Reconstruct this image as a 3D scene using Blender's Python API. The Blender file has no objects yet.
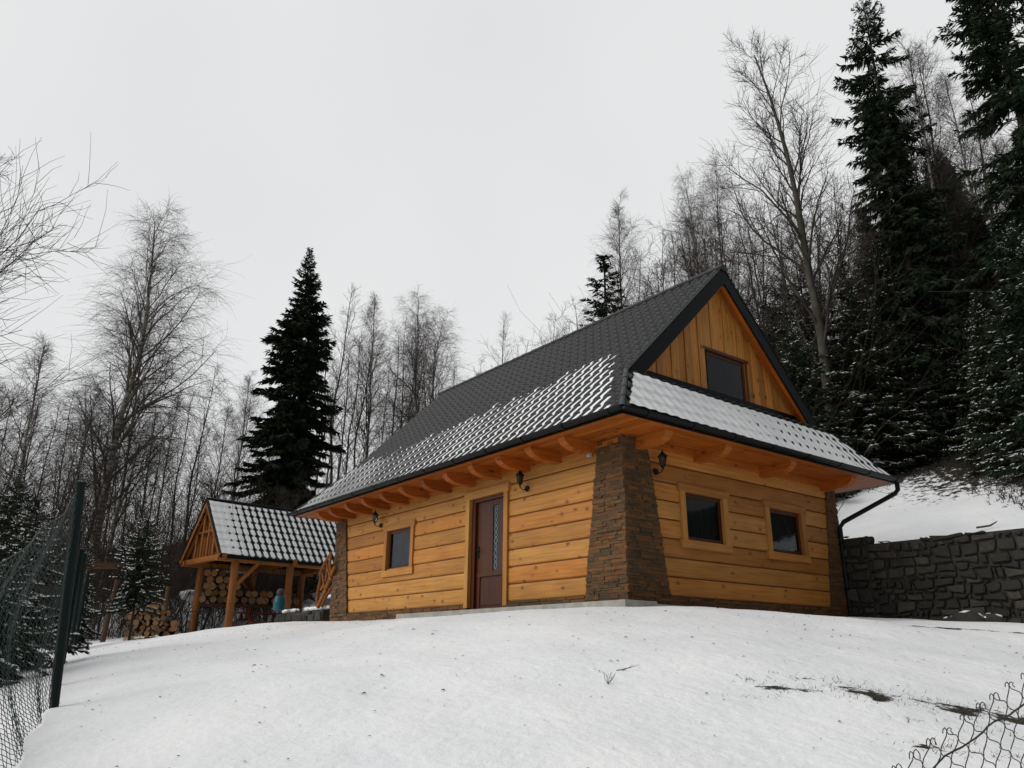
import bpy, math, random
import numpy as np
from math import pi, sin, cos, radians
random.seed(4); RNG = np.random.default_rng(11)
SC = bpy.context.scene; COL = SC.collection

# ------------------------------------------------------------------ camera
CAM = np.array([7.896, -8.085, -0.761]); FPX = 781.46; PITCH = .333; YAW = .919; ROLL = .010
_cp, _sp, _cy, _sy = cos(PITCH), sin(PITCH), cos(YAW), sin(YAW)
FW = np.array([-_sy*_cp, _cy*_cp, _sp]); _r = np.array([_cy, _sy, 0.]); _u = np.cross(_r, FW)
RT = _r*cos(ROLL)+_u*sin(ROLL); UP = -_r*sin(ROLL)+_u*cos(ROLL)
cd = bpy.data.cameras.new('camera'); cam = bpy.data.objects.new('camera', cd); COL.objects.link(cam)
cd.sensor_width = 36; cd.lens = FPX/1024*36; cd.clip_start = .05; cd.clip_end = 2000
from mathutils import Matrix, Vector
M = Matrix(((RT[0], UP[0], -FW[0], CAM[0]), (RT[1], UP[1], -FW[1], CAM[1]), (RT[2], UP[2], -FW[2], CAM[2]), (0, 0, 0, 1)))
cam.matrix_world = M; SC.camera = cam
def ray(u, v): return FW+RT*(u-512)/FPX-UP*(v-384)/FPX
def dep(u, v, d): return CAM+ray(u, v)*d
def hd(u, v, d): r = ray(u, v); return CAM+r*(d/math.hypot(r[0], r[1]))

# ------------------------------------------------------------------ sky, sun, exposure
SUN_EL, SUN_AZ = radians(34), radians(200)      # azimuth clockwise from +Y
w = bpy.data.worlds.new('World'); SC.world = w; w.use_nodes = True
nt = w.node_tree; N = nt.nodes; Lk = nt.links; N.clear()
sky = N.new('ShaderNodeTexSky'); sky.sky_type = 'NISHITA'; sky.sun_disc = False
sky.sun_elevation = SUN_EL; sky.sun_rotation = SUN_AZ; sky.dust_density = 3
hs = N.new('ShaderNodeHueSaturation'); hs.inputs['Saturation'].default_value = 0.1
tc = N.new('ShaderNodeTexCoord'); ns = N.new('ShaderNodeTexNoise'); ns.inputs['Scale'].default_value = 1.6
ns.inputs['Detail'].default_value = 3; ns.inputs['Roughness'].default_value = .45
cr = N.new('ShaderNodeValToRGB'); cr.color_ramp.elements[0].position = .3; cr.color_ramp.elements[1].position = .72
cr.color_ramp.elements[0].color = (7.75, 7.85, 7.95, 1); cr.color_ramp.elements[1].color = (8.75, 8.78, 8.78, 1)
mx = N.new('ShaderNodeMix'); mx.data_type = 'RGBA'; mx.inputs[0].default_value = .06
bg = N.new('ShaderNodeBackground'); bg.inputs['Strength'].default_value = .1
wo = N.new('ShaderNodeOutputWorld')
Lk.new(tc.outputs['Generated'], ns.inputs['Vector']); Lk.new(ns.outputs['Fac'], cr.inputs[0])
Lk.new(sky.outputs[0], hs.inputs['Color']); Lk.new(cr.outputs[0], mx.inputs[6]); Lk.new(hs.outputs[0], mx.inputs[7])
sx = N.new('ShaderNodeSeparateXYZ'); Lk.new(tc.outputs['Generated'], sx.inputs[0])
mr_ = N.new('ShaderNodeMapRange'); mr_.interpolation_type = 'SMOOTHSTEP'
for k_, v_ in (('From Min', .05), ('From Max', .95), ('To Min', 1.0), ('To Max', .10)): mr_.inputs[k_].default_value = v_
Lk.new(sx.outputs['X'], mr_.inputs['Value'])
ml = N.new('ShaderNodeMix'); ml.data_type = 'RGBA'; ml.blend_type = 'MULTIPLY'; ml.inputs[0].default_value = 1
Lk.new(mx.outputs[2], ml.inputs[6]); Lk.new(mr_.outputs[0], ml.inputs[7])
Lk.new(ml.outputs[2], bg.inputs['Color']); Lk.new(bg.outputs[0], wo.inputs['Surface'])
sd = bpy.data.lights.new('sun', 'SUN'); so = bpy.data.objects.new('sun', sd); COL.objects.link(so)
sd.energy = 1.65; sd.angle = radians(45); sd.color = (1, .97, .93)
sv = Vector((sin(SUN_AZ)*cos(SUN_EL), cos(SUN_AZ)*cos(SUN_EL), sin(SUN_EL)))
so.rotation_euler = sv.to_track_quat('Z', 'Y').to_euler(); so.location = sv*60
SC.view_settings.view_transform = 'Standard'; SC.view_settings.look = 'None'
SC.view_settings.exposure = 0; SC.view_settings.gamma = 1
SC.render.engine = 'CYCLES'; SC.cycles.max_bounces = 5; SC.cycles.diffuse_bounces = 3; SC.cycles.transparent_max_bounces = 8

# ------------------------------------------------------------------ materials
def mat(name):
    m = bpy.data.materials.new(name); m.use_nodes = True
    n = m.node_tree.nodes; return m, n, m.node_tree.links, n['Principled BSDF']
def nd(n, t, **kw):
    x = n.new(t)
    for k, v in kw.items():
        if k in x.inputs: x.inputs[k].default_value = v
        else: setattr(x, k, v)
    return x
def ramp(n, stops):
    r = n.new('ShaderNodeValToRGB'); e = r.color_ramp.elements
    while len(e) < len(stops): e.new(.5)
    for i, (p, c) in enumerate(stops): e[i].position = p; e[i].color = (*c, 1)
    return r
def plain(name, col, rough=.7, metal=0, var=.15, scale=8, bump=0, spec=.4):
    m, n, l, b = mat(name)
    t = nd(n, 'ShaderNodeTexCoord'); z = nd(n, 'ShaderNodeTexNoise', Scale=scale, Detail=5)
    l.new(t.outputs['Object'], z.inputs['Vector'])
    r = ramp(n, [(.3, [c*(1-var) for c in col]), (.7, [min(1, c*(1+var)) for c in col])])
    l.new(z.outputs['Fac'], r.inputs[0]); l.new(r.outputs[0], b.inputs['Base Color'])
    b.inputs['Roughness'].default_value = rough; b.inputs['Metallic'].default_value = metal
    b.inputs['Specular IOR Level'].default_value = spec
    if bump:
        bp = nd(n, 'ShaderNodeBump', Strength=bump, Distance=.02); l.new(z.outputs['Fac'], bp.inputs['Height']); l.new(bp.outputs[0], b.inputs['Normal'])
    return m
def mix_rgb(n, l, fac, a, b, mode='MIX'):
    x = n.new('ShaderNodeMix'); x.data_type = 'RGBA'; x.blend_type = mode
    for s, v in ((0, fac), (6, a), (7, b)):
        if hasattr(v, 'links'): l.new(v, x.inputs[s])
        elif isinstance(v, (int, float)): x.inputs[s].default_value = v
        else: x.inputs[s].default_value = (*v, 1)
    return x.outputs[2]
def wood(name, light, dark, knots=True, rough=.55):
    m, n, l, b = mat(name)
    uv = nd(n, 'ShaderNodeTexCoord'); at = nd(n, 'ShaderNodeAttribute', attribute_name='rnd')
    mp = nd(n, 'ShaderNodeMapping'); mp.inputs['Scale'].default_value = (1.2, 26, 1)
    l.new(uv.outputs['UV'], mp.inputs[0])
    z = nd(n, 'ShaderNodeTexNoise', Scale=1.0, Detail=6, Distortion=.6); l.new(mp.outputs[0], z.inputs['Vector'])
    r = ramp(n, [(.25, dark), (.55, light), (.8, [min(1, c*1.15) for c in light])]); l.new(z.outputs['Fac'], r.inputs[0])
    big = nd(n, 'ShaderNodeTexNoise', Scale=1.3, Detail=3); l.new(uv.outputs['UV'], big.inputs['Vector'])
    c = mix_rgb(n, l, .28, r.outputs[0], big.outputs['Fac'], 'OVERLAY')
    # board-to-board tone
    rr = ramp(n, [(0, (.68, .58, .50)), (.35, (.95, .92, .86)), (.65, (1, 1, 1)), (1, (1.0, .82, .66))]); l.new(at.outputs['Fac'], rr.inputs[0])
    c = mix_rgb(n, l, 1.0, c, rr.outputs[0], 'MULTIPLY')
    if knots:
        mk = nd(n, 'ShaderNodeMapping'); mk.inputs['Scale'].default_value = (4.9, 8.0, 1); l.new(uv.outputs['UV'], mk.inputs[0])
        dn = nd(n, 'ShaderNodeTexNoise', Scale=4.0, Detail=2); l.new(mk.outputs[0], dn.inputs['Vector'])
        ad = mix_rgb(n, l, .22, mk.outputs[0], dn.outputs['Color'])
        v = nd(n, 'ShaderNodeTexVoronoi', Scale=1.0, Randomness=1.0); l.new(ad, v.inputs['Vector'])
        sel = nd(n, 'ShaderNodeSeparateColor'); l.new(v.outputs['Color'], sel.inputs[0])
        s1 = nd(n, 'ShaderNodeMath', operation='GREATER_THAN'); s1.inputs[1].default_value = .40; l.new(sel.outputs[0], s1.inputs[0])
        kr = ramp(n, [(0.07, (1, 1, 1)), (.15, (.45, .45, .45)), (.27, (0, 0, 0))]); l.new(v.outputs['Distance'], kr.inputs[0])
        mm = nd(n, 'ShaderNodeMath', operation='MULTIPLY'); l.new(kr.outputs[0], mm.inputs[0]); l.new(s1.outputs[0], mm.inputs[1])
        c = mix_rgb(n, l, mm.outputs[0], c, [x*.28 for x in (light[0], light[1]*.75, light[2]*.7)])
    l.new(c, b.inputs['Base Color']); b.inputs['Roughness'].default_value = rough
    b.inputs['Specular IOR Level'].default_value = .3
    bp = nd(n, 'ShaderNodeBump', Strength=.25, Distance=.004); l.new(z.outputs['Fac'], bp.inputs['Height']); l.new(bp.outputs[0], b.inputs['Normal'])
    return m
W_PLANK = wood('pine_plank', (.50, .245, .058), (.38, .150, .026))
W_GABLE = wood('pine_gable', (.50, .235, .055), (.33, .125, .022))
W_TRIM = wood('pine_trim', (.49, .24, .058), (.38, .155, .028), knots=False)
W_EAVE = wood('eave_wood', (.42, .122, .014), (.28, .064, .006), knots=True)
W_GAP = plain('gap_wood', (.16, .055, .014), .8)
W_DOOR = wood('door_wood', (.075, .023, .006), (.045, .012, .003), knots=False, rough=.4)
W_POST = wood('post_wood', (.30, .115, .022), (.20, .062, .010))
W_OLD = wood('weathered_wood', (.11, .06, .026), (.06, .032, .015))
W_BENCH = wood('bench_wood', (.12, .028, .014), (.07, .016, .009), knots=False)
BLACK = plain('black_metal', (.005, .006, .007), .42, .0, .2, 20, spec=.2)
TILE = plain('roof_tile', (.010, .011, .012), .42, 0, .25, 3, spec=.25)
BARGE = plain('dark_sheet_metal', (.004, .0055, .007), .5, 0, .1, 3, spec=.15)
CONC = plain('concrete', (.32, .31, .28), .9, 0, .2, 6, .5)
GREENP = plain('green_coated_steel', (.004, .012, .011), .6, 0, .2, 30, spec=.15)
WIREG = plain('green_wire', (.012, .032, .028), .45, 0, .1, 30)
WIREO = plain('old_wire', (.045, .042, .038), .5, .3, .4, 60)
TEAL = plain('teal_plastic', (.008, .085, .115), .4, 0, .2, 6)
TARP = plain('dark_blue_tarp', (.010, .014, .030), .5, 0, .3, 5, .4)
RUBBER = plain('black_plastic', (.012, .012, .014), .5)
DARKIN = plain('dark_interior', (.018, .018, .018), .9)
CURT = plain('curtain', (.05, .055, .06), .9)
TWIGB = plain('birch_twig', (.085, .073, .064), .9, 0, .3, 3)
TWIG = plain('twig_bark', (.044, .037, .030), .9, 0, .3, 3)
TWIG2 = plain('reddish_twig_bark', (.050, .036, .028), .9, 0, .3, 3)
BARK = plain('spruce_bark', (.028, .021, .016), .95, 0, .35, 4, .4)
BARKG = plain('alder_bark', (.060, .053, .040), .9, 0, .35, 3, .3)
CUT = plain('cut_wood', (.27, .14, .055), .85, 0, .35, 9)
LOGB = plain('log_bark', (.05, .03, .018), .95, 0, .35, 8)
def cut_mat():
    m, n, l, b = mat('cut_wood'); oi = nd(n, 'ShaderNodeObjectInfo'); r = ramp(n, [(0, (.12, .055, .02)), (.4, (.24, .12, .045)), (.8, (.36, .19, .075)), (1, (.20, .13, .08))]); l.new(oi.outputs['Random'], r.inputs[0])
    t = nd(n, 'ShaderNodeTexCoord'); wv = nd(n, 'ShaderNodeTexNoise', Scale=14, Detail=4); l.new(t.outputs['Object'], wv.inputs['Vector']); c = mix_rgb(n, l, .5, r.outputs[0], wv.outputs['Fac'], 'OVERLAY'); l.new(c, b.inputs['Base Color']); b.inputs['Roughness'].default_value = .9; return m
CUT = cut_mat()
def needle(name, c1, c2):
    m, n, l, b = mat(name)
    at = nd(n, 'ShaderNodeAttribute', attribute_name='rnd'); r = ramp(n, [(0, c1), (1, c2)])
    l.new(at.outputs['Fac'], r.inputs[0]); l.new(r.outputs[0], b.inputs['Base Color'])
    b.inputs['Roughness'].default_value = .75; b.inputs['Specular IOR Level'].default_value = .15
    return m
NEED = needle('spruce_needles', (.011, .020, .012), (.034, .050, .025))
NEEDY = needle('young_spruce_needles', (.010, .018, .008), (.036, .046, .016))
def snow_mat(name, litter=False):
    m, n, l, b = mat(name)
    t = nd(n, 'ShaderNodeTexCoord')
    z = nd(n, 'ShaderNodeTexNoise', Scale=.9, Detail=4); l.new(t.outputs['Object'], z.inputs['Vector'])
    f = nd(n, 'ShaderNodeTexNoise', Scale=9, Detail=9, Roughness=.6); l.new(t.outputs['Object'], f.inputs['Vector'])
    r = ramp(n, [(.35, (.76, .775, .79)), (.65, (.83, .835, .84))]); l.new(z.outputs['Fac'], r.inputs[0])
    c = r.outputs[0]
    b.inputs['Roughness'].default_value = .6; b.inputs['Specular IOR Level'].default_value = .2
    if litter:
        g = nd(n, 'ShaderNodeTexNoise', Scale=5.0, Detail=9, Roughness=.72); l.new(t.outputs['Object'], g.inputs['Vector'])
        g2 = nd(n, 'ShaderNodeTexNoise', Scale=60, Detail=4); l.new(t.outputs['Object'], g2.inputs['Vector'])
        dc = ramp(n, [(.3, (.010, .009, .006)), (.6, (.030, .024, .015)), (.8, (.07, .05, .028))]); l.new(g2.outputs['Fac'], dc.inputs[0])
        at = nd(n, 'ShaderNodeAttribute', attribute_name='litter')
        a1 = nd(n, 'ShaderNodeMath', operation='ADD'); l.new(g.outputs['Fac'], a1.inputs[0]); l.new(at.outputs['Fac'], a1.inputs[1])
        mr = nd(n, 'ShaderNodeMapRange'); mr.inputs['From Min'].default_value = .97; mr.inputs['From Max'].default_value = 1.03
        l.new(a1.outputs[0], mr.inputs['Value'])
        # sparse debris specks showing through the thin snow
        v = nd(n, 'ShaderNodeTexVoronoi', Scale=2.6); mpv = nd(n, 'ShaderNodeMapping'); mpv.inputs['Scale'].default_value = (1, 1.5, .3)
        l.new(t.outputs['Object'], mpv.inputs[0])
        dd = nd(n, 'ShaderNodeTexNoise', Scale=40, Detail=3); l.new(t.outputs['Object'], dd.inputs['Vector'])
        vv = mix_rgb(n, l, .06, mpv.outputs[0], dd.outputs['Color']); l.new(vv, v.inputs['Vector'])
        sc_ = nd(n, 'ShaderNodeSeparateColor'); l.new(v.outputs['Color'], sc_.inputs[0])
        th = nd(n, 'ShaderNodeMapRange'); th.inputs['From Min'].default_value = .5; th.inputs['From Max'].default_value = 1; th.inputs['To Min'].default_value = 0; th.inputs['To Max'].default_value = .055
        l.new(sc_.outputs[0], th.inputs['Value'])
        lt = nd(n, 'ShaderNodeMath', operation='LESS_THAN'); l.new(v.outputs['Distance'], lt.inputs[0]); l.new(th.outputs[0], lt.inputs[1])
        mxx = nd(n, 'ShaderNodeMath', operation='MAXIMUM'); l.new(mr.outputs[0], mxx.inputs[0])
        l7 = nd(n, 'ShaderNodeMath', operation='MULTIPLY'); l.new(lt.outputs[0], l7.inputs[0]); l7.inputs[1].default_value = .75
        l.new(l7.outputs[0], mxx.inputs[1])
        c = mix_rgb(n, l, mxx.outputs[0], c, dc.outputs[0])
    l.new(c, b.inputs['Base Color'])
    ad = nd(n, 'ShaderNodeMath', operation='MULTIPLY_ADD'); ad.inputs[1].default_value = 3.0
    l.new(z.outputs['Fac'], ad.inputs[0]); l.new(f.outputs['Fac'], ad.inputs[2])
    bp = nd(n, 'ShaderNodeBump', Strength=.5, Distance=.04); l.new(ad.outputs[0], bp.inputs['Height']); l.new(bp.outputs[0], b.inputs['Normal'])
    return m
SNOW = snow_mat('snow'); GROUND = snow_mat('snowy_ground', True)
def stone_mat(name, stops, bump=.6):
    m, n, l, b = mat(name)
    at = nd(n, 'ShaderNodeAttribute', attribute_name='rnd'); t = nd(n, 'ShaderNodeTexCoord')
    z = nd(n, 'ShaderNodeTexNoise', Scale=22, Detail=6); l.new(t.outputs['Object'], z.inputs['Vector'])
    z2 = nd(n, 'ShaderNodeTexNoise', Scale=3.2, Detail=3); l.new(t.outputs['Object'], z2.inputs['Vector'])
    a = nd(n, 'ShaderNodeMath', operation='MULTIPLY_ADD'); a.inputs[1].default_value = .45; l.new(z.outputs['Fac'], a.inputs[0]); l.new(at.outputs['Fac'], a.inputs[2])
    a2 = nd(n, 'ShaderNodeMath', operation='MULTIPLY_ADD'); a2.inputs[1].default_value = .5; l.new(z2.outputs['Fac'], a2.inputs[0]); l.new(a.outputs[0], a2.inputs[2])
    a3 = nd(n, 'ShaderNodeMath', operation='MULTIPLY_ADD'); a3.inputs[1].default_value = .7; a3.inputs[2].default_value = -.12; l.new(a2.outputs[0], a3.inputs[0])
    r = ramp(n, stops); l.new(a3.outputs[0], r.inputs[0]); l.new(r.outputs[0], b.inputs['Base Color'])
    b.inputs['Roughness'].default_value = .85
    bp = nd(n, 'ShaderNodeBump', Strength=bump, Distance=.01); l.new(z.outputs['Fac'], bp.inputs['Height']); l.new(bp.outputs[0], b.inputs['Normal'])
    return m
LEDGE = stone_mat('ledger_stone', [(.1, (.024, .028, .020)), (.28, (.075, .040, .014)), (.45, (.13, .050, .012)), (.6, (.045, .040, .022)), (.75, (.17, .070, .014)), (1, (.080, .045, .018))])
FIELD = stone_mat('field_stone', [(.1, (.010, .009, .007)), (.4, (.024, .021, .016)), (.6, (.016, .016, .010)), (.8, (.050, .044, .034)), (1, (.020, .017, .012))])
MORT = plain('mortar', (.042, .038, .032), .95, 0, .3, 10, .6)
def birch_bark():
    m, n, l, b = mat('birch_bark')
    t = nd(n, 'ShaderNodeTexCoord'); mp = nd(n, 'ShaderNodeMapping'); mp.inputs['Scale'].default_value = (3, 3, 9); l.new(t.outputs['Object'], mp.inputs[0])
    z = nd(n, 'ShaderNodeTexNoise', Scale=1.0, Detail=5, Roughness=.7); l.new(mp.outputs[0], z.inputs['Vector'])
    r = ramp(n, [(.42, (.035, .03, .025)), (.5, (.30, .28, .24)), (.8, (.48, .46, .41))]); l.new(z.outputs['Fac'], r.inputs[0])
    l.new(r.outputs[0], b.inputs['Base Color']); b.inputs['Roughness'].default_value = .8
    return m
BIRCH = birch_bark()
def glass():
    m, n, l, b = mat('window_glass'); out = n['Material Output']; n.remove(b)
    g = nd(n, 'ShaderNodeBsdfGlossy', Roughness=.03); g.inputs['Color'].default_value = (.9, .95, 1, 1)
    tr = nd(n, 'ShaderNodeBsdfTransparent'); tr.inputs['Color'].default_value = (.45, .48, .50, 1)
    fr = nd(n, 'ShaderNodeFresnel', IOR=1.38); mx_ = n.new('ShaderNodeMixShader')
    l.new(fr.outputs[0], mx_.inputs[0]); l.new(tr.outputs[0], mx_.inputs[1]); l.new(g.outputs[0], mx_.inputs[2]); l.new(mx_.outputs[0], out.inputs['Surface'])
    return m
GLASS = glass()

# ------------------------------------------------------------------ helpers
def tag(o, label=None, cat=None, group=None, kind=None):
    for k, v in (('label', label), ('category', cat), ('group', group), ('kind', kind)):
        if v: o[k] = v
    return o
def empty(name, loc=(0, 0, 0), rz=0, **kw):
    o = bpy.data.objects.new(name, None); COL.objects.link(o); o.location = loc; o.rotation_euler.z = rz
    o.empty_display_size = .2; return tag(o, **kw)
def link(name, me, parent=None, **kw):
    o = bpy.data.objects.new(name, me); COL.objects.link(o)
    if parent is not None: o.parent = parent
    return tag(o, **kw)
def copy_tree(o, parent=None):
    c = o.copy(); COL.objects.link(c)
    if parent is not None: c.parent = parent
    for ch in list(CHILD.get(o.name, [])): copy_tree(ch, c)
    return c
CHILD = {}
def children_index():
    CHILD.clear()
    for o in bpy.data.objects:
        if o.parent is not None: CHILD.setdefault(o.parent.name, []).append(o)
def np_mesh(name, V, quads=None, tris=None, mats=(), rq=None, rt=None, smooth=False):
    V = np.asarray(V, float); me = bpy.data.meshes.new(name)
    q = np.zeros((0, 4), int) if quads is None else np.asarray(quads, int).reshape(-1, 4)
    t = np.zeros((0, 3), int) if tris is None else np.asarray(tris, int).reshape(-1, 3)
    loops = np.concatenate([q.ravel(), t.ravel()]).astype(np.int32)
    tot = np.concatenate([np.full(len(q), 4), np.full(len(t), 3)]).astype(np.int32)
    st = np.concatenate([[0], np.cumsum(tot)[:-1]]).astype(np.int32)
    me.vertices.add(len(V)); me.vertices.foreach_set('co', V.ravel().astype(np.float32))
    me.loops.add(len(loops)); me.loops.foreach_set('vertex_index', loops)
    me.polygons.add(len(tot)); me.polygons.foreach_set('loop_start', st); me.polygons.foreach_set('loop_total', tot)
    if smooth: me.polygons.foreach_set('use_smooth', np.ones(len(tot), bool))
    for m in mats: me.materials.append(m)
    if rq is not None or rt is not None:
        a = me.attributes.new('rnd', 'FLOAT', 'FACE')
        a.data.foreach_set('value', np.concatenate([rq if rq is not None else np.zeros(len(q)), rt if rt is not None else np.zeros(len(t))]).astype(np.float32))
    me.update(calc_edges=True); return me
class MB:
    """collects shapes and links them as one mesh object"""
    def __init__(s): s.v = []; s.f = []; s.uv = []; s.r = []; s.sm = []; s.m = []; s.mi = 0
    def poly(s, pts, uv=None, rnd=0., smooth=False):
        i = len(s.v); s.v += [tuple(p) for p in pts]; s.f.append(list(range(i, i+len(pts))))
        s.uv += uv if uv else [(p[0], p[2]) for p in pts]; s.r.append(rnd); s.sm.append(smooth); s.m.append(s.mi)
    def sweep(s, sec, o, a, b, c, L, rnd=None, caps=True, smooth=False, closed=True):
        """section [(u,v)] in the plane (b,c) swept L along a from o"""
        o, a, b, c = (np.array(x, float) for x in (o, a, b, c)); rnd = random.random() if rnd is None else rnd
        P0 = [o+b*u+c*v for u, v in sec]; P1 = [p+a*L for p in P0]; n = len(sec); off = rnd*53.7; acc = 0
        flip = np.dot(np.cross(b, c), a) < 0
        for i in range(n if closed else n-1):
            j = (i+1) % n; wd = math.hypot(sec[j][0]-sec[i][0], sec[j][1]-sec[i][1])
            q = [P0[i], P0[j], P1[j], P1[i]]; u = [(off, acc+off*.7), (off, acc+wd+off*.7), (off+L, acc+wd+off*.7), (off+L, acc+off*.7)]
            if flip: q.reverse(); u.reverse()
            s.poly(q, u, rnd, smooth); acc += wd
        if caps:
            cu = [(off+u_, v_) for u_, v_ in sec]
            A, B = (P0[::-1], P1) if not flip else (P0, P1[::-1])
            s.poly(A, cu, rnd); s.poly(B, cu, rnd)
    def box(s, c, d, ax=None, rnd=None, grain=None, bev=0):
        """box centre c, full sizes d in axes ax; grain = index of the long axis"""
        ax = np.eye(3) if ax is None else np.array(ax, float); g = int(np.argmax(d)) if grain is None else grain
        i, j = [(1, 2), (2, 0), (0, 1)][g]; o = np.array(c, float)-ax[g]*d[g]/2; x, y = d[i]/2, d[j]/2
        if bev: sec = [(-x+bev, -y), (x-bev, -y), (x, -y+bev), (x, y-bev), (x-bev, y), (-x+bev, y), (-x, y-bev), (-x, -y+bev)]
        else: sec = [(-x, -y), (x, -y), (x, y), (-x, y)]
        s.sweep(sec, o, ax[g], ax[i], ax[j], d[g], rnd)
    def beam(s, p, q, w_, h, up=(0, 0, 1), rnd=None, bev=0):
        p, q = np.array(p, float), np.array(q, float); a = q-p; L = np.linalg.norm(a); a /= L
        b = np.cross(np.array(up, float), a); nb = np.linalg.norm(b)
        b = np.array([1., 0, 0]) if nb < 1e-6 else b/nb
        c = np.cross(a, b); s.box((p+q)/2, (L, w_, h), (a, b, c), rnd, 0, bev)
    def tube(s, pts, r, n=8, rnd=None, caps=True):
        pts = [np.array(p, float) for p in pts]; rs = r if hasattr(r, '__len__') else [r]*len(pts); rnd = random.random() if rnd is None else rnd
        ref = None; rings = []; acc = rnd*31; us = []
        for k, p in enumerate(pts):
            d = pts[min(k+1, len(pts)-1)]-pts[max(k-1, 0)]; d = d/(np.linalg.norm(d)+1e-12)
            if ref is None: ref = np.array([0, 0, 1.]) if abs(d[2]) < .9 else np.array([1., 0, 0])
            b = np.cross(ref, d); b /= np.linalg.norm(b)+1e-12; c = np.cross(d, b); ref = c
            rings.append([p+(b*cos(2*pi*i/n)+c*sin(2*pi*i/n))*rs[k] for i in range(n)])
            if k: acc += np.linalg.norm(p-pts[k-1])
            us.append(acc)
        for k in range(len(pts)-1):
            for i in range(n):
                j = (i+1) % n; w1 = 2*pi*rs[k]/n
                s.poly([rings[k][i], rings[k][j], rings[k+1][j], rings[k+1][i]], [(us[k], i*w1), (us[k], (i+1)*w1), (us[k+1], (i+1)*w1), (us[k+1], i*w1)], rnd, True)
        if caps: s.poly(rings[0][::-1], None, rnd); s.poly(rings[-1], None, rnd)
    def build(s, name, mats, parent=None, **kw):
        if not isinstance(mats, (list, tuple)): mats = [mats]
        me = bpy.data.meshes.new(name); me.from_pydata(s.v, [], s.f)
        for m in mats: me.materials.append(m)
        uvl = me.uv_layers.new(name='UVMap'); uvl.data.foreach_set('uv', np.array(s.uv, np.float32).ravel())
        a = me.attributes.new('rnd', 'FLOAT', 'FACE'); a.data.foreach_set('value', np.array(s.r, np.float32))
        me.polygons.foreach_set('use_smooth', np.array(s.sm, bool)); me.polygons.foreach_set('material_index', np.array(s.m, np.int32))
        me.update(); return link(name, me, parent, **kw)
X, Y, Z = np.eye(3)

# ------------------------------------------------------------------ terrain
def smooth(a, b, x): t = np.clip((x-a)/(b-a), 0, 1); return t*t*(3-2*t)
def lum(x, y): return (np.sin(x*.9+1.3)*np.cos(y*1.1+.4)+.6*np.sin(x*2.1-y*1.7)+.4*np.sin(x*.37+y*3.1))
def terrain(x, y):
    x = np.asarray(x, float); y = np.asarray(y, float)
    dx = np.maximum(np.maximum(x-0.0, -60-x), 0); dy = np.maximum(np.maximum(-y, y-200), 0)
    t = np.sqrt(dx**2+dy**2)
    z = -.12-2.15*np.minimum(t/11.3, 3)**1.45
    z = np.where(y > 0, z*(1-.55*smooth(0, 6, y))-.05*smooth(0, 6, y), z)
    z = z-.12*smooth(10, 16, -x)-.05*smooth(1.2, -.2, y)*smooth(-1.5, .5, x)*smooth(-6, -2, y)
    out = np.maximum(0, -7.6-y)*smooth(5, 1, x); z -= .42*np.minimum(out, 9)
    # hillside
    xw = np.maximum(0, -8-x); y0 = np.maximum(6.0-.02*xw**2, -14)
    d = np.maximum(0, y-y0)
    sl = .44-.10*smooth(10, 30, -x)
    hill = sl*(np.sqrt(d**2+2.2**2)-2.2)+.35*smooth(0, 60, d)*d*.15
    hill = hill+.9*smooth(0, 1.5, d)*0
    hill = 34*(1-np.exp(-hill/34))
    z = z+hill
    z = z+1.24*smooth(5.72, 5.93, y)*smooth(-10, -6, x)
    z = z+.035*lum(x*.6, y*.6)+.012*lum(x*2.3+4, y*2.3)
    far = smooth(4, 14, d); z = z+far*.35*lum(x*.35, y*.35)
    return z
def gz(x, y): return float(terrain(x, y))
def ghit(u, v):
    r = ray(u, v); d = 1.5
    while d < 120:
        p = CAM+r*d
        if p[2] < gz(p[0], p[1]): return p
        d += .02 if d < 12 else .1
    return p
def axis(stops):
    out = []
    for a, b, st in stops: out += list(np.arange(a, b, st))
    return np.array(out+[stops[-1][1]])
gx = axis([(-260, -90, 10), (-90, -40, 2.2), (-40, -14, .7), (-14, 0, .3), (0, 9, .11), (9, 16, .4), (16, 60, 2.2), (60, 200, 10)])
gy = axis([(-120, -40, 8), (-40, -14, 1.4), (-14, -8, .3), (-8, 0, .11), (0, 5.6, .16), (5.6, 6.1, .05), (6.1, 12, .3), (12, 40, .8), (40, 100, 3), (100, 260, 12)])
GX, GY = np.meshgrid(gx, gy); GZ = terrain(GX, GY)
nx, ny = len(gx), len(gy); ii = np.arange(nx*ny).reshape(ny, nx)
gq = np.stack([ii[:-1, :-1], ii[:-1, 1:], ii[1:, 1:], ii[1:, :-1]], -1).reshape(-1, 4)
me = np_mesh('ground', np.stack([GX, GY, GZ], -1).reshape(-1, 3), gq, mats=[GROUND], smooth=True)
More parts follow.
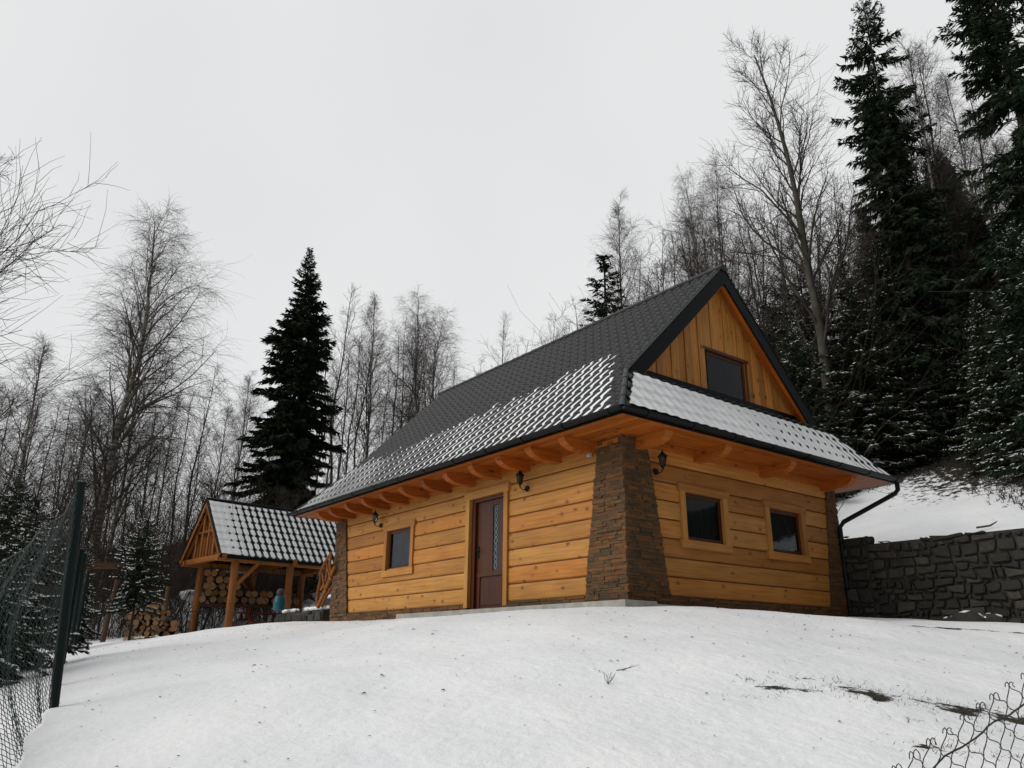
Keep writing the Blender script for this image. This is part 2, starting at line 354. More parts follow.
# where the snow is thin and last year's litter shows
def litter(x, y):
    xw = np.maximum(0, -8-x); y0 = np.maximum(6.0-.02*xw**2, -14); d = y-y0
    s_ = smooth(-4, 2.5, x); lit = .68*smooth(1.5+1.5*np.sin(x*.8)-1.5*s_, 14.5+1.5*np.sin(x*.8)-6*s_, d)
    lit = np.where(x < -9, .62*smooth(3, 9, d), lit)
    lit = np.maximum(lit, .60*smooth(-8.2, -10.5, y)*smooth(6, 3, x))
    lit = np.maximum(lit, .5*smooth(-22, -30, x)*(d < 2))
    return lit
PATCH = []
for (u, v, rr) in [(752, 682, .10), (772, 688, .13), (800, 690, .12), (822, 684, .22), (838, 687, .2), (855, 690, .24), (872, 695, .22), (892, 701, .2), (905, 705, .15), (775, 697, .1), (932, 702, .2), (950, 706, .2), (972, 712, .3), (1000, 716, .32), (1024, 719, .3), (945, 746, .18), (962, 750, .2), (985, 754, .15), (905, 716, .08), (960, 738, .1), (1015, 738, .14), (735, 683, .06), (768, 672, .04)]:
    p = ghit(u, v); PATCH.append((p[0]+RNG.normal()*.05, p[1]+RNG.normal()*.05, rr*RNG.uniform(.7, 1.25)))
LT = litter(GX, GY)
for (px, py, rr) in PATCH:
    # streaks lie across the slope
    a = (GX-px)*.607+(GY-py)*.795; b = -(GX-px)*.795+(GY-py)*.607
    LT = np.maximum(LT, .60*np.exp(-((a/(rr*1.3))**2+(b/(rr*.55))**2)))
for k in range(60):
    u = 905+k*2; p = ghit(u, 626+.06*(u-905)+.5*sin(k)); a = np.hypot(GX-p[0], (GY-p[1])); LT = np.maximum(LT, .56*np.exp(-(a/.13)**2))
at = me.attributes.new('litter', 'FLOAT', 'POINT'); at.data.foreach_set('value', LT.ravel().astype(np.float32))
link('ground', me, kind='structure')

# ------------------------------------------------------------------ roofs: pressed metal tiles and the snow lying in them
def tile_h(u, pitch, A): return A*(np.abs(np.cos(pi*u/pitch))**2.4*2-1)   # crest at u=0,pitch.. narrow troughs rounded
def roof_sheet(O, U, V, Nn, Lu, S, lim, pitch=.22, course=.30, A=.025, step=.024, per=6):
    cu = np.arange(0, Lu+1e-6, pitch/per); rows = []; ncs = int(math.ceil(S/course))
    for k in range(ncs):
        s0, s1 = k*course, min((k+1)*course, S); rows += [(s0+1e-4, step), (s0+(s1-s0)*.5, step*.5), (s1, 0.)]
    s = np.array([r[0] for r in rows]); hs_ = np.array([r[1] for r in rows])
    Uu, Ss = np.meshgrid(cu, s); lo, hi = lim(Ss); Uc = np.clip(Uu, lo, hi)
    H = tile_h(Uc, pitch, A)+hs_[:, None]+A
    P = O+Uc[..., None]*U+Ss[..., None]*V+H[..., None]*Nn
    n, m = P.shape[:2]; idx = np.arange(n*m).reshape(n, m)
    q = np.stack([idx[:-1, :-1], idx[:-1, 1:], idx[1:, 1:], idx[1:, :-1]], -1)
    keep = ~((np.abs(Uc[:-1, :-1]-Uc[:-1, 1:]) < 1e-5) & (np.abs(Uc[1:, :-1]-Uc[1:, 1:]) < 1e-5))
    return P.reshape(-1, 3), q[keep]
def roof_snow(O, U, V, Nn, Lu, S, lim, level, pitch=.22, course=.30, A=.025, step=.024, per=8, sub=10):
    cu = np.arange(0, Lu+1e-6, pitch/per); rows = []; ncs = int(math.ceil(S/course))
    for k in range(ncs):
        for j in range(sub): rows.append(k*course+course*(j+.02)/sub)
    s = np.array([r for r in rows if r < S]); Uu, Ss = np.meshgrid(cu, s); lo, hi = lim(Ss)
    inside = (Uu > lo+.03) & (Uu < hi-.03)
    fr = (Ss % course)/course; base = step*(1-fr)
    lv = level(Uu, Ss)                                   # in units of A: 1 = up to the crests
    trough = -np.cos(2*pi*Uu/pitch)*.25
    edge = np.clip((fr)*6.5+.05, 0, 1)**.7                   # each tongue of snow rounds off at the step
    H = A+base+A*(lv+trough-1.5*(1-edge)*np.clip((1.5-lv)/.8, 0, 1)) + .010*np.clip(lv-.6, 0, 1.5)
    T = tile_h(Uu, pitch, A)+A+base
    P = O+Uu[..., None]*U+Ss[..., None]*V+H[..., None]*Nn
    n, m = P.shape[:2]; idx = np.arange(n*m).reshape(n, m); ok = inside & (H > T-.012)
    q = np.stack([idx[:-1, :-1], idx[:-1, 1:], idx[1:, 1:], idx[1:, :-1]], -1)
    kp = ok[:-1, :-1] & ok[:-1, 1:] & ok[1:, 1:] & ok[1:, :-1]
    return P.reshape(-1, 3), q[kp]
def merge(parts):
    V, Q, n = [], [], 0
    for v, q in parts: V.append(v); Q.append(q+n); n += len(v)
    return np.concatenate(V), np.concatenate(Q)
def vnoise(u, s, f=1., seed=0.):
    return (np.sin(u*2.1*f+seed)*np.cos(s*2.7*f+seed*1.7)+np.sin(u*4.3*f+s*3.1*f+seed)*.5+np.sin(u*9.7*f-s*7.9*f+2*seed)*.3+np.sin(u*23*f+s*3*f)*.3)/1.6

# ------------------------------------------------------------------ the cottage
L, W = 9.43, 5.56; OV = .80; ZE = 2.37; TN = 1.005; RA = .02; FY = .17; HX = OV-RA; HY = OV+FY; TK = TN*HY/HX; KK = 1/math.hypot(1, TK); RIDGE = ZE+TN*(W/2+OV)
cot = empty('cottage', (0, 0, 0), label='small pine plank cottage with steep dark tiled roof half covered by snow', cat='house')
K = 1/math.hypot(1, TN); VS = np.array([0, K, TN*K]); NS = np.array([0, -TN*K, K]); S_TOT = (W/2+OV)/K
# front slope: u runs from the far eave corner to the near one
LU = L+2*OV
def lim_main(s):
    lo = np.minimum(s*K, HY)*HX/HY; return lo, LU-lo
O_f = np.array([-L-OV, -OV, ZE]); V1, Q1 = roof_sheet(O_f, X, VS, NS, LU, S_TOT, lim_main)
O_b = np.array([OV, W+OV, ZE]); V2, Q2 = roof_sheet(O_b, -X, np.array([0, -K, TN*K]), np.array([0, TN*K, K]), LU, S_TOT, lim_main)
# skirts over the gable ends
SK = HX+.02; LUk = W+2*OV
def lim_skirt(s): y = np.minimum(s*KK, HX+.02)*HY/HX; return y, LUk-y
O_g = np.array([OV, -OV, ZE]); V3, Q3 = roof_sheet(O_g, Y, np.array([-KK, 0, TK*KK]), np.array([TK*KK, 0, KK]), LUk, SK/KK, lim_skirt)
O_h = np.array([-L-OV, W+OV, ZE]); V4, Q4 = roof_sheet(O_h, -Y, np.array([KK, 0, TK*KK]), np.array([-TK*KK, 0, KK]), LUk, SK/KK, lim_skirt)
V_, Q_ = merge([(V1, Q1), (V2, Q2), (V3, Q3), (V4, Q4)])
roof = link('roof', np_mesh('roof', V_, Q_, mats=[TILE], smooth=False), cot)
# snow on the front slope: tongues in the troughs of the lower part
def lvl_front(u, s):
    x = u-L-OV
    ytop = np.interp(x, [-10.2, -9.86, -7.46, -4.59, -2.3, -1.1, -.5, .0, .8], [.6, .42, .43, .62, .8, 1.12, 1.1, .6, .3])
    sb = (ytop+OV)/K+.12*vnoise(u, s, 2.3, 1.)+.10*np.sin(u*2*pi/.66+1)
    l = .34+.14*vnoise(u, s, .8, 3.)-.04*np.interp(x, [-4, 0], [0, 1])
    l = l-.20*np.interp(x, [-10, -7], [0, 1])+.3*np.interp(x, [-10.2, -7], [1, 0])
    near = np.clip((x+.62+.15*np.sin(s*9))/.25, 0, 1)*np.clip((-x-s*K+OV+.25)/-.1+1, 0, 1)
    col = np.round(u/.22-.5); hsh = np.modf(np.abs(np.sin(col*12.9898)*43758.5453))[0]; hs2 = np.modf(np.abs(np.sin(col*78.233)*9631.7))[0]
    sb = sb+(hsh-.5)*.28+.1; l = l+(hs2-.5)*.16
    d = (s-sb); l = l-np.clip((d+.25)/.5, 0, 1)*1.9-np.clip((x+s*K*.95-.60-.07*np.sin(s*17)-.05*np.sin(s*41))/.05, 0, 1)*3.5
    return l
Vs, Qs = roof_snow(O_f, X, VS, NS, LU, S_TOT, lim_main, lvl_front)
def lvl_skirt(u, s):
    y = u-OV
    l = np.interp(y, [-.8, .5, 2.5, 5, 6.4], [2.5, 2.0, 1.22, .95, .8])+.14*vnoise(u, s, 1.1, 5.)
    return l-np.clip((s-1.58)/.05, 0, 1)*0
Vk, Qk = roof_snow(O_g, Y, np.array([-KK, 0, TK*KK]), np.array([TK*KK, 0, KK]), LUk, (HX-.10)/KK, lim_skirt, lvl_skirt)
V_, Q_ = merge([(Vs, Qs), (Vk, Qk)])
link('roof_snow', np_mesh('roof_snow', V_, Q_, mats=[SNOW], smooth=True), cot, label='wet snow lying in the roof tile troughs')
# far rear slopes carry snow too
lv2 = lambda u, s: .5+.2*vnoise(u, s, 1, 2)-np.clip((s-3)/.3, 0, 1)*3
Vr, Qr = roof_snow(O_b, -X, np.array([0, -K, TN*K]), np.array([0, TN*K, K]), LU, S_TOT, lim_main, lv2, per=4, sub=3)
Vq, Qq = roof_snow(O_h, -Y, np.array([KK, 0, TK*KK]), np.array([-TK*KK, 0, KK]), LUk, (HX-.02)/KK, lim_skirt, lambda u, s: 1.+0*u, per=4, sub=3)
V_, Q_ = merge([(Vr, Qr), (Vq, Qq)]); link('rear_roof_snow', np_mesh('rear_roof_snow', V_, Q_, mats=[SNOW], smooth=True), cot)
# ridge and hip caps
m = MB()
def caps(p, q, r=.075, seg=.36):
    p, q = np.array(p, float), np.array(q, float); Ld = np.linalg.norm(q-p); n = max(1, int(Ld/seg)); a = (q-p)/Ld
    for i in range(n):
        s0 = p+a*(i*Ld/n); s1 = p+a*((i+1)*Ld/n+.03); m.tube([s0, s1], [r*1.1, r*.95], 10, .5)
rid_n, rid_f = (-RA+.02, W/2, RIDGE+.02), (-L+RA-.17, W/2, RIDGE+.02)
caps(rid_f, rid_n); m.build('ridge_cap', TILE, cot)
for sx, ex, rx in ((OV, -RA, 1), (-L-OV, -L+RA, -1)):
    for ey, ry in ((-OV, FY), (W+OV, W-FY)):
        m = MB(); caps((sx, ey, ZE+.035), (ex, ry, ZE+TN*HY+.035), .045); m.build('hip_cap', TILE, cot)
# eave soffit, fascias
m = MB()
def soffit_boards(x0, x1, y0, y1, z, along):
    wd = .115
    if along == 0:
        y = y0
        while y < y1-1e-6:
            e = min(y+wd, y1); m.box(((x0+x1)/2, (y+e)/2, z), (x1-x0, e-y-.004, .022), grain=0); y = e
    else:
        x = x0
        while x < x1-1e-6:
            e = min(x+wd, x1); m.box(((x+e)/2, (y0+y1)/2, z), (e-x-.004, y1-y0, .022), grain=1); x = e
ZS = 2.335
soffit_boards(-L-OV+.02, OV-.02, -OV+.02, 0.02, ZS, 0); soffit_boards(-L-OV+.02, OV-.02, W-.02, W+OV-.02, ZS, 0)
soffit_boards(.0, OV-.02, 0.02, W-.02, ZS, 1); soffit_boards(-L-OV+.02, -L, 0.02, W-.02, ZS, 1)
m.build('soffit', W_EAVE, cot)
m = MB()
zf = ZE+.02
m.box((-L/2, -OV, zf), (LU, .03, .13)); m.box((-L/2, W+OV, zf), (LU, .03, .13)); m.box((OV, W/2, zf), (.03, LUk-.06, .13)); m.box((-L-OV, W/2, zf), (.03, LUk-.06, .13))
m.build('fascia', BARGE, cot)
# gutters
def gutter(p, q, out):
    p, q = np.array(p, float), np.array(q, float); a = q-p; Lg = np.linalg.norm(a); a /= Lg; out = np.array(out, float)
    g = MB(); r = .062; sec = [(r*cos(t), r*sin(t)) for t in np.linspace(pi, 2*pi, 9)]+[((r-.006)*cos(t), (r-.006)*sin(t)+.001) for t in np.linspace(2*pi, pi, 9)]
    g.sweep(sec, p, a, out, Z, Lg, .3, True, True)
    for f in np.arange(.45, Lg, .95):
        c = p+a*f; r2 = .074; s2 = [(r2*cos(t), r2*sin(t)) for t in np.linspace(pi, 2*pi, 9)]+[(r*cos(t), r*sin(t)) for t in np.linspace(2*pi, pi, 9)]
        g.sweep(s2, c, a, out, Z, .07, .3)
    return g
GO = OV+.08; GZt = 2.395
for (p, q, o_) in (((-L-GO, -GO, GZt), (GO, -GO, GZt), (0, -1, 0)), ((GO, -GO, GZt), (GO, W+GO, GZt), (1, 0, 0)), ((GO, W+GO, GZt), (-L-GO, W+GO, GZt), (0, 1, 0)), ((-L-GO, W+GO, GZt), (-L-GO, -GO, GZt), (-1, 0, 0))):
    gutter(p, q, o_).build('gutter', BLACK, cot)
m = MB(); m.tube([(GO-.02, W+GO-.12, GZt-.03), (GO-.02, W+GO-.12, GZt-.2), (GO-.06, W+GO-.16, GZt-.27), (.16, W-.03, 1.60), (.09, W-.06, 1.5), (.09, W-.06, -.15)], .042, 12)
m.box((.07, W-.06, 1.2), (.11, .11, .03)); m.box((.07, W-.06, .4), (.11, .11, .03)); m.build('downpipe', BLACK, cot)
# barge boards (dark sheet metal), with the wood board behind them
def rake(xp, sgn, dz0, dz1, th, matl, nm, dx):
    for side in (0, 1):
        g = MB(); ys, zs = (FY-.04, ZE+TN*HY-.04); y0 = ys if side == 0 else W-ys; yr = W/2
        zr = RIDGE; f = -1 if side else 1
        P = [(y0, zs-dz0), (yr, zr-dz0), (yr, zr-dz1), (y0, zs-dz1)]
        a = [np.array([xp, y, z]) for y, z in P]; b = [p+np.array([sgn*th, 0, 0]) for p in a]
        uv = [(0, 0), (4, 0), (4, .3), (0, .3)]
        g.poly(a, uv, .4); g.poly(b[::-1], uv[::-1], .4)
        for i in range(4): j = (i+1) % 4; g.poly([a[j], a[i], b[i], b[j]], [(0, 0), (3, 0), (3, .1), (0, .1)], .4)
        g.build(nm, matl, cot)
rake(-RA, 1, -.05, .30, .03, BARGE, 'bargeboard', 0); rake(-L+RA, -1, -.05, .30, .03, BARGE, 'bargeboard', 0)
GXW = -.25
# sloping soffit under the rake overhang
for xa, xb in ((GXW, -RA-.002), (-L+RA+.002, -L-GXW)):
    for side in (0, 1):
        g = MB(); ys = FY-.04; y0 = ys if side == 0 else W-ys; f = -1 if side else 1
        zs = ZE+TN*HY-.04-.19; n_ = 1
        p = np.array([(xa+xb)/2, y0, zs]); q = np.array([(xa+xb)/2, W/2, RIDGE-.19]); g.beam(p, q, abs(xb-xa), .02)
        g.beam(p+np.array([(xb-xa)*.32*(1 if xa > -3 else -1), 0, -.06]), q+np.array([(xb-xa)*.32*(1 if xa > -3 else -1), 0, -.06]), .06, .12)
        g.build('rake_soffit', W_EAVE, cot)

# walls. wall frame: a along, n out, z up
def wallp(wl, a, z, n):
    return np.array([-a, -n, z]) if wl == 0 else np.array([n, a, z]) if wl == 1 else np.array([-L+a, W+n, z]) if wl == 2 else np.array([-L-n, W-a, z])
def waxes(wl): return [(-X, -Y), (Y, X), (X, Y), (-Y, -X)][wl]
def wall(wl, length, opens, parent, hb=.2800, z0=.06, rows=8, rowoff=0):
    A, Nn = waxes(wl); g = MB(); gp = MB()
    for k in range(rows):
        za, zb = z0+k*hb, z0+(k+1)*hb; hbk = hb-.006
        cuts = [(o[0], o[1]) for o in opens if o[2] < (za+zb)/2 < o[3]]; segs = []; c = .0
        for o in sorted(cuts): segs.append((c, o[0])); c = o[1]
        segs.append((c, length))
        jt = random.uniform(.25, .75)
        for (s0, s1) in segs:
            if s1-s0 < .02: continue
            pieces = [(s0, s1)]
            for (p0, p1) in pieces:
                bl = random.uniform(-.004, .004)
                sec = [(-.045, .002), (-.014, .004), (.002+bl, .014), (.008+bl, .034), (.012+bl, hbk/2), (.008+bl, hbk-.034), (.002+bl, hbk-.013), (-.014, hbk-.003), (-.045, hbk-.001)]
                o = wallp(wl, p0, za, 0); g.sweep(sec, o, A, Nn, Z, p1-p0)
            gp.box(wallp(wl, (s0+s1)/2, (za+zb)/2, -.07), tuple(np.abs(A*(s1-s0)+Nn*.06+Z*hb)))
            # chinking rope in the groove
            gp.tube([wallp(wl, s0, za+.001, -.014), wallp(wl, s1, za+.001, -.014)], .008, 6)
    g.build('plank_wall', W_PLANK, parent); gp.build('wall_backing', W_GAP, parent)
DOOR = (2.735, 4.0, -.2, 2.036); WIN_A = (5.864, 7.068, .74, 1.79)
R1 = (1.18, 2.32, .79, 1.754); R2 = (3.33, 4.48, .79, 1.754)
ins = lambda o, t=.10: (o[0]+t, o[1]-t, o[2]+t, o[3]-t)
wall(0, L, [(DOOR[0]+.08, DOOR[1]-.08, DOOR[2], DOOR[3]-.06), ins(WIN_A)], cot)
wall(1, W, [ins(R1), ins(R2)], cot)
wall(2, L, [], cot); wall(3, W, [], cot)
# windows
def window(wl, o, parent, trim=.115, nbase=.025, tm=W_TRIM):
    A, Nn = waxes(wl); a0, a1, z0, z1 = o; t = trim; n0 = nbase; root = None
    g = MB()
    def bx(aa, ab, za, zb, na, nb, gr, mb=g): mb.box(wallp(wl, (aa+ab)/2, (za+zb)/2, (na+nb)/2), tuple(np.abs(A*(ab-aa)+Nn*(nb-na)+Z*(zb-za))), grain=gr, bev=.004)
    ga = 0 if abs(A[0]) > .5 else 1
    bx(a0, a0+t, z0+t, z1-t, -.06, n0+.02, 2); bx(a1-t, a1, z0+t, z1-t, -.06, n0+.02, 2)
    bx(a0-.04, a1+.04, z1-t, z1+.01, -.06, n0+.026, ga); bx(a0-.03, a1+.03, z0-.01, z0+t, -.06, n0+.024, ga)
    fr = g.build('window', tm, parent)
    g2 = MB(); i = .035; b0, b1, y0, y1 = a0+t, a1-t, z0+t, z1-t
    bx(b0, b0+.06, y0, y1, -.055, -.02, 2, g2); bx(b1-.06, b1, y0, y1, -.055, -.02, 2, g2); bx(b0+.06, b1-.06, y1-.06, y1, -.055, -.02, ga, g2); bx(b0+.06, b1-.06, y0, y0+.06, -.055, -.02, ga, g2)
    g2.build('frame', W_DOOR, fr)
    g3 = MB(); q = [wallp(wl, a, z, -.036) for a, z in ((b0+.05, y0+.05), (b1-.05, y0+.05), (b1-.05, y1-.05), (b0+.05, y1-.05))]
    g3.poly(q if np.dot(np.cross(A, Z), Nn) > 0 else q[::-1]); g3.build('pane', GLASS, fr)
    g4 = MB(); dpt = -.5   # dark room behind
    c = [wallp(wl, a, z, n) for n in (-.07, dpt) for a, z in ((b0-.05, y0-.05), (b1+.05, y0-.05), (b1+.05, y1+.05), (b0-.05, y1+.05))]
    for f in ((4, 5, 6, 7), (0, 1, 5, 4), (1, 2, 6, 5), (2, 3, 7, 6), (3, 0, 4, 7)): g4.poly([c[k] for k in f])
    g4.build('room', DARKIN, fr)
    return fr, (b0, b1, y0, y1)
def curtain(wl, b, parent, f0, f1, zt, zb):
    g = MB(); n_ = 30
    for k in range(n_):
        p = [b[0]+(b[1]-b[0])*(f0+(f1-f0)*(k+j)/n_) for j in (0, 1)]; w_ = [-.13+.02*sin((k+j)*1.9)+.01*sin((k+j)*.7) for j in (0, 1)]
        g.poly([wallp(wl, p[0], zb, w_[0]), wallp(wl, p[1], zb, w_[1]), wallp(wl, p[1], zt, w_[1]), wallp(wl, p[0], zt, w_[0])], smooth=True)
    g.build('curtain', CURT, parent)
for wl, o, cc in ((0, WIN_A, (0, 1)), (1, R1, (.0, 1)), (1, R2, (0, 1))):
    fr, b = window(wl, o, cot); curtain(wl, b, fr, cc[0], cc[1], b[3]-.02, b[2]+.02 if wl else b[2]+.1)
# door
A_, N_ = waxes(0); a0, a1, z1 = DOOR[0], DOOR[1], DOOR[3]
g = MB(); bx = lambda aa, ab, za, zb, na, nb, gr, mb: mb.box(wallp(0, (aa+ab)/2, (za+zb)/2, (na+nb)/2), (ab-aa, nb-na, zb-za), grain=gr, bev=.004)
bx(a0, a0+.115, .0, z1-.13, -.06, .05, 2, g); bx(a1-.115, a1, .0, z1-.13, -.06, .05, 2, g); bx(a0-.03, a1+.05, z1-.13, z1+.01, -.06, .056, 0, g)
door = g.build('door', W_TRIM, cot)
g = MB(); b0, b1, bt = a0+.115, a1-.115, z1-.13
bx(b0, b0+.05, -.10, bt, -.12, -.02, 2, g); bx(b1-.1, b1, -.10, bt, -.12, -.02, 2, g); bx(b0+.05, b1-.1, bt-.06, bt, -.12, -.02, 0, g); bx(b0, b1, -.16, -.10, -.12, .03, 0, g)
g.build('frame', W_DOOR, door)
g = MB(); l0, l1 = b0+.05, b1-.1; zm = .52
gl0, gl1 = l0+.23, l0+.41            # glass strip towards the near side
bx(l0, l1, -.10, bt-.06, -.14, -.095, 2, g)
bx(l0, gl0, zm+.08, bt-.06, -.095, -.075, 2, g); bx(gl1, l1, zm+.08, bt-.06, -.095, -.075, 2, g)
bx(gl0, gl1, bt-.16, bt-.06, -.095, -.075, 0, g); bx(l0, l1, zm, zm+.08, -.095, -.07, 0, g); bx(l0, l1, -.10, .0, -.095, -.075, 0, g)
bx(l0, l0+.1, 0., zm, -.095, -.075, 2, g); bx(l1-.1, l1, 0., zm, -.095, -.075, 2, g); bx(l0+.13, l1-.13, .04, zm-.04, -.095, -.08, 2, g)
g.build('leaf', W_DOOR, door)
g = MB(); q = [wallp(0, a, z, -.09) for a, z in ((gl0, zm+.08), (gl1, zm+.08), (gl1, bt-.16), (gl0, bt-.16))]; g.poly(q); 
PANEB = plain('dark_patterned_glass', (.02, .026, .032), .12); g.build('glass_strip', PANEB, door)
g = MB(); zc = zm+.17; ORN = plain('frosted_ornament', (.30, .34, .38), .5)
k = 0
while zc < bt-.2:
    ac = (gl0+gl1)/2; rr = .05 if k % 2 == 0 else .035
    if k % 2 == 0:
        for s1, s2 in ((1, 1), (1, -1), (-1, 1), (-1, -1)):
            g.beam(wallp(0, ac, zc+s2*.062, -.084), wallp(0, ac+s1*.05, zc, -.084), .006, .008, up=-Y)
    else:
        for t in range(8):
            p, q_ = t*pi/4, (t+1)*pi/4; g.beam(wallp(0, ac+rr*cos(p), zc+rr*sin(p), -.084), wallp(0, ac+rr*cos(q_), zc+rr*sin(q_), -.084), .006, .008, up=-Y)
    zc += .105; k += 1
g.build('glass_ornament', ORN, door)
g = MB(); hx = l1-.06
g.box(wallp(0, hx, .95, -.066), (.035, .012, .22)); g.tube([wallp(0, hx, .98, -.06), wallp(0, hx, .98, -.015), wallp(0, hx-.12, .98, -.012)], .009, 8); g.build('handle', BLACK, door)
# gable siding, vertical boards
for xg, sgn, nm in ((GXW, 1, 0), (-L-GXW, -1, 1)):
    g = MB(); y = .0; bw = W/2/15; k = 0
    yw0, yw1, zw0, zw1 = 2.41, 3.54, 3.43, 4.37
    while k < 30:
        y0_, y1_ = k*bw, (k+1)*bw; top = lambda yy: ZE+TN*(OV+min(yy, W-yy))-.20
        zt0, zt1 = top(y0_), top(y1_); zb = 3.42
        if max(zt0, zt1) > zb+.02:
            th = .022 if k % 2 else .040; x_in = xg-sgn*.02; x_out = xg+sgn*(th-.02); gp_ = .003; ym = (y0_+y1_)/2
            def prism(za0, za1, zb0, zb1, k=k):
                r_ = random.random(); o = r_*40
                P = [(y0_+gp_, za0), (y1_-gp_, za1), (y1_-gp_, zb1), (y0_+gp_, zb0)]
                a = [np.array([x_out, p, z]) for p, z in P]; b = [np.array([x_in, p, z]) for p, z in P]; uv = [(z+o, p+o) for p, z in P]
                if sgn < 0: a, b = a[::-1], b[::-1]; uv = uv[::-1]
                g.poly(a, uv, r_)
                for i in range(4): j = (i+1) % 4; g.poly([a[j], a[i], b[i], b[j]], [uv[j], uv[i], (uv[i][0], uv[i][1]+.02), (uv[j][0], uv[j][1]+.02)], r_)
            if nm == 0 and yw0+.02 < ym < yw1-.02:
                prism(zw1, zw1, zt0, zt1); None
            else: prism(zb, zb, max(zb, zt0), max(zb, zt1))
        k += 1
    g.build('gable_siding', W_GABLE, cot)
    g = MB(); xb_ = xg-sgn*.04; zt_ = RIDGE-.2
    if nm == 0:
        for (ya, yb) in ((.3, yw0), (yw1, W-.3)): 
            f = lambda yy: ZE+TN*(OV+min(yy, W-yy))-.22
            pts = [(xb_, ya, 3.1), (xb_, yb, 3.1), (xb_, yb, f(yb)), (xb_, ya, f(ya))]; g.poly(pts)
        g.poly([(xb_, yw0, zw1), (xb_, yw1, zw1), (xb_, yw1, ZE+TN*(OV+W-yw1)-.22), (xb_, W/2, zt_), (xb_, yw0, ZE+TN*(OV+yw0)-.22)]); g.poly([(xb_, yw0, 3.1), (xb_, yw1, 3.1), (xb_, yw1, zw0), (xb_, yw0, zw0)])
    else: g.poly([(xb_, 0, 3.1), (xb_, W, 3.1), (xb_, W/2, zt_)])
    g.build('gable_backing', W_GAP, cot)
# attic window: local wall 1 shifted to the gable plane
_wp = wallp
def wallp(wl, a, z, n): return _wp(wl, a, z, n+GXW+.0) if wl == 1 else _wp(wl, a, z, n)
fr, b = window(1, (2.37, 3.58, 3.40, 4.41), cot, trim=.045, nbase=.0, tm=W_DOOR)
wallp = _wp
# flashing between skirt and gable
zk = ZE+TK*HX
g = MB(); g.poly([(.03, FY+.02, zk+.045), (.03, W-FY-.02, zk+.045), (GXW+.025, W-FY-.02, zk+.13), (GXW+.025, FY+.02, zk+.13)]); g.poly([(.03, FY+.02, zk-.0), (.03, W-FY-.02, zk-.0), (.03, W-FY-.02, zk+.045), (.03, FY+.02, zk+.045)]); g.box((GXW+.040, W/2, zk+.17), (.014, W-1.05, .17)); g.build('flashing', BARGE, cot)
# stone pillars at the corners: one ledger stone course after another
def clad(g, wl, a_lo, a_hi, z0, z1, n=.035, rh=.040):
    """cladding between the lines a_lo(z), a_hi(z) on a wall"""
    A, Nn = waxes(wl); z = z0
    while z < z1-1e-4:
        h = min(rh*random.uniform(.6, 1.5), z1-z); a = a_lo(z+h/2); e = a_hi(z+h/2)
        while a < e-1e-3:
            l = random.choice((.07, .12, .16, .22, .34))*random.uniform(.85, 1.15)
            if e-a-l < .07: l = e-a
            d = random.uniform(0, .026); r_ = random.random()
            g.box(wallp(wl, a+l/2, z+h/2, (n+d)/2-.01), tuple(np.abs(A*(l-.003)+Nn*(n+d+.02)+Z*(h-.003))), rnd=r_)
            a += l
        z += h
cl = lambda c: (lambda z: c)
def pil(ws, wide_b, wide_t, zt=2.32):
    g = MB(); zb = -.30
    wfun = lambda z: wide_b+(wide_t-wide_b)*np.clip((z-0)/(zt), 0, 1)
    for wl, end in ws:
        Lw = L if wl in (0, 2) else W
        if end == 0: clad(g, wl, cl(-.045), (lambda z: wfun(z)), zb, zt)
        else: clad(g, wl, (lambda z, Lw=Lw: Lw-wfun(z)), cl(Lw+.0), zb, zt)
    g.build('stone_pillar', LEDGE, cot)
pil(((0, 0), (1, 0)), .84, .48)
pil(((0, 1), (3, 1)), .86, .42); pil(((1, 1), (2, 1)), .56, .26); pil(((2, 0), (3, 0)), .84, .48)
g = MB()
for wl, a_, b_ in ((0, .84, 2.85), (0, 3.9, L-.86), (1, .8, W-.56), (2, .8, L-.6), (3, .8, W-.8)): clad(g, wl, cl(a_), cl(b_), -.32, .056, .03)
g.build('stone_plinth', LEDGE, cot)
g = MB(); g.box((-2.4, -.32, -.175), (5.9, .60, .19), bev=.01); g.box((.28, .55, -.19), (.45, 2.1, .16), bev=.01); g.build('concrete_step', CONC, cot)
# beam ends carrying the eaves, each with a shaped nose
def beam_end(o, out, side, l=.66, hh=.18, ww=.15):
    g = MB(); o, out, side = np.array(o, float), np.array(out, float), np.array(side, float)
    # profile in (out, z)
    pr = [(-.1, 0), (l-.28, 0), (l-.20, .012), (l-.10, .045), (l-.03, .095), (l, .15), (l, hh), (-.1, hh)]
    sec = pr; a = side; g.sweep(sec, o-side*ww/2, a, out, Z, ww, smooth=False)
    return g
zb = ZS-.012-.18
xs = [-.30-.62*i for i in range(15)]
for x in [-.62, -1.42, -2.22, -3.02, -3.82, -4.62, -5.42, -6.22, -7.02, -7.82, -8.62, -9.25]:
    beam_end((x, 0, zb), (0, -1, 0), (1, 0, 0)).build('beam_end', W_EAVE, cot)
for y in [.30, 1.65, 3.35, 5.2]:
    beam_end((0, y, zb), (1, 0, 0), (0, 1, 0)).build('beam_end', W_EAVE, cot)
g = MB(); g.box((-L/2, .02, ZS-.06), (L-.1, .12, .13), bev=.01); g.box((-.02, W/2, ZS-.06), (.12, W-.1, .13), bev=.01); g.build('wall_plate', W_EAVE, cot)

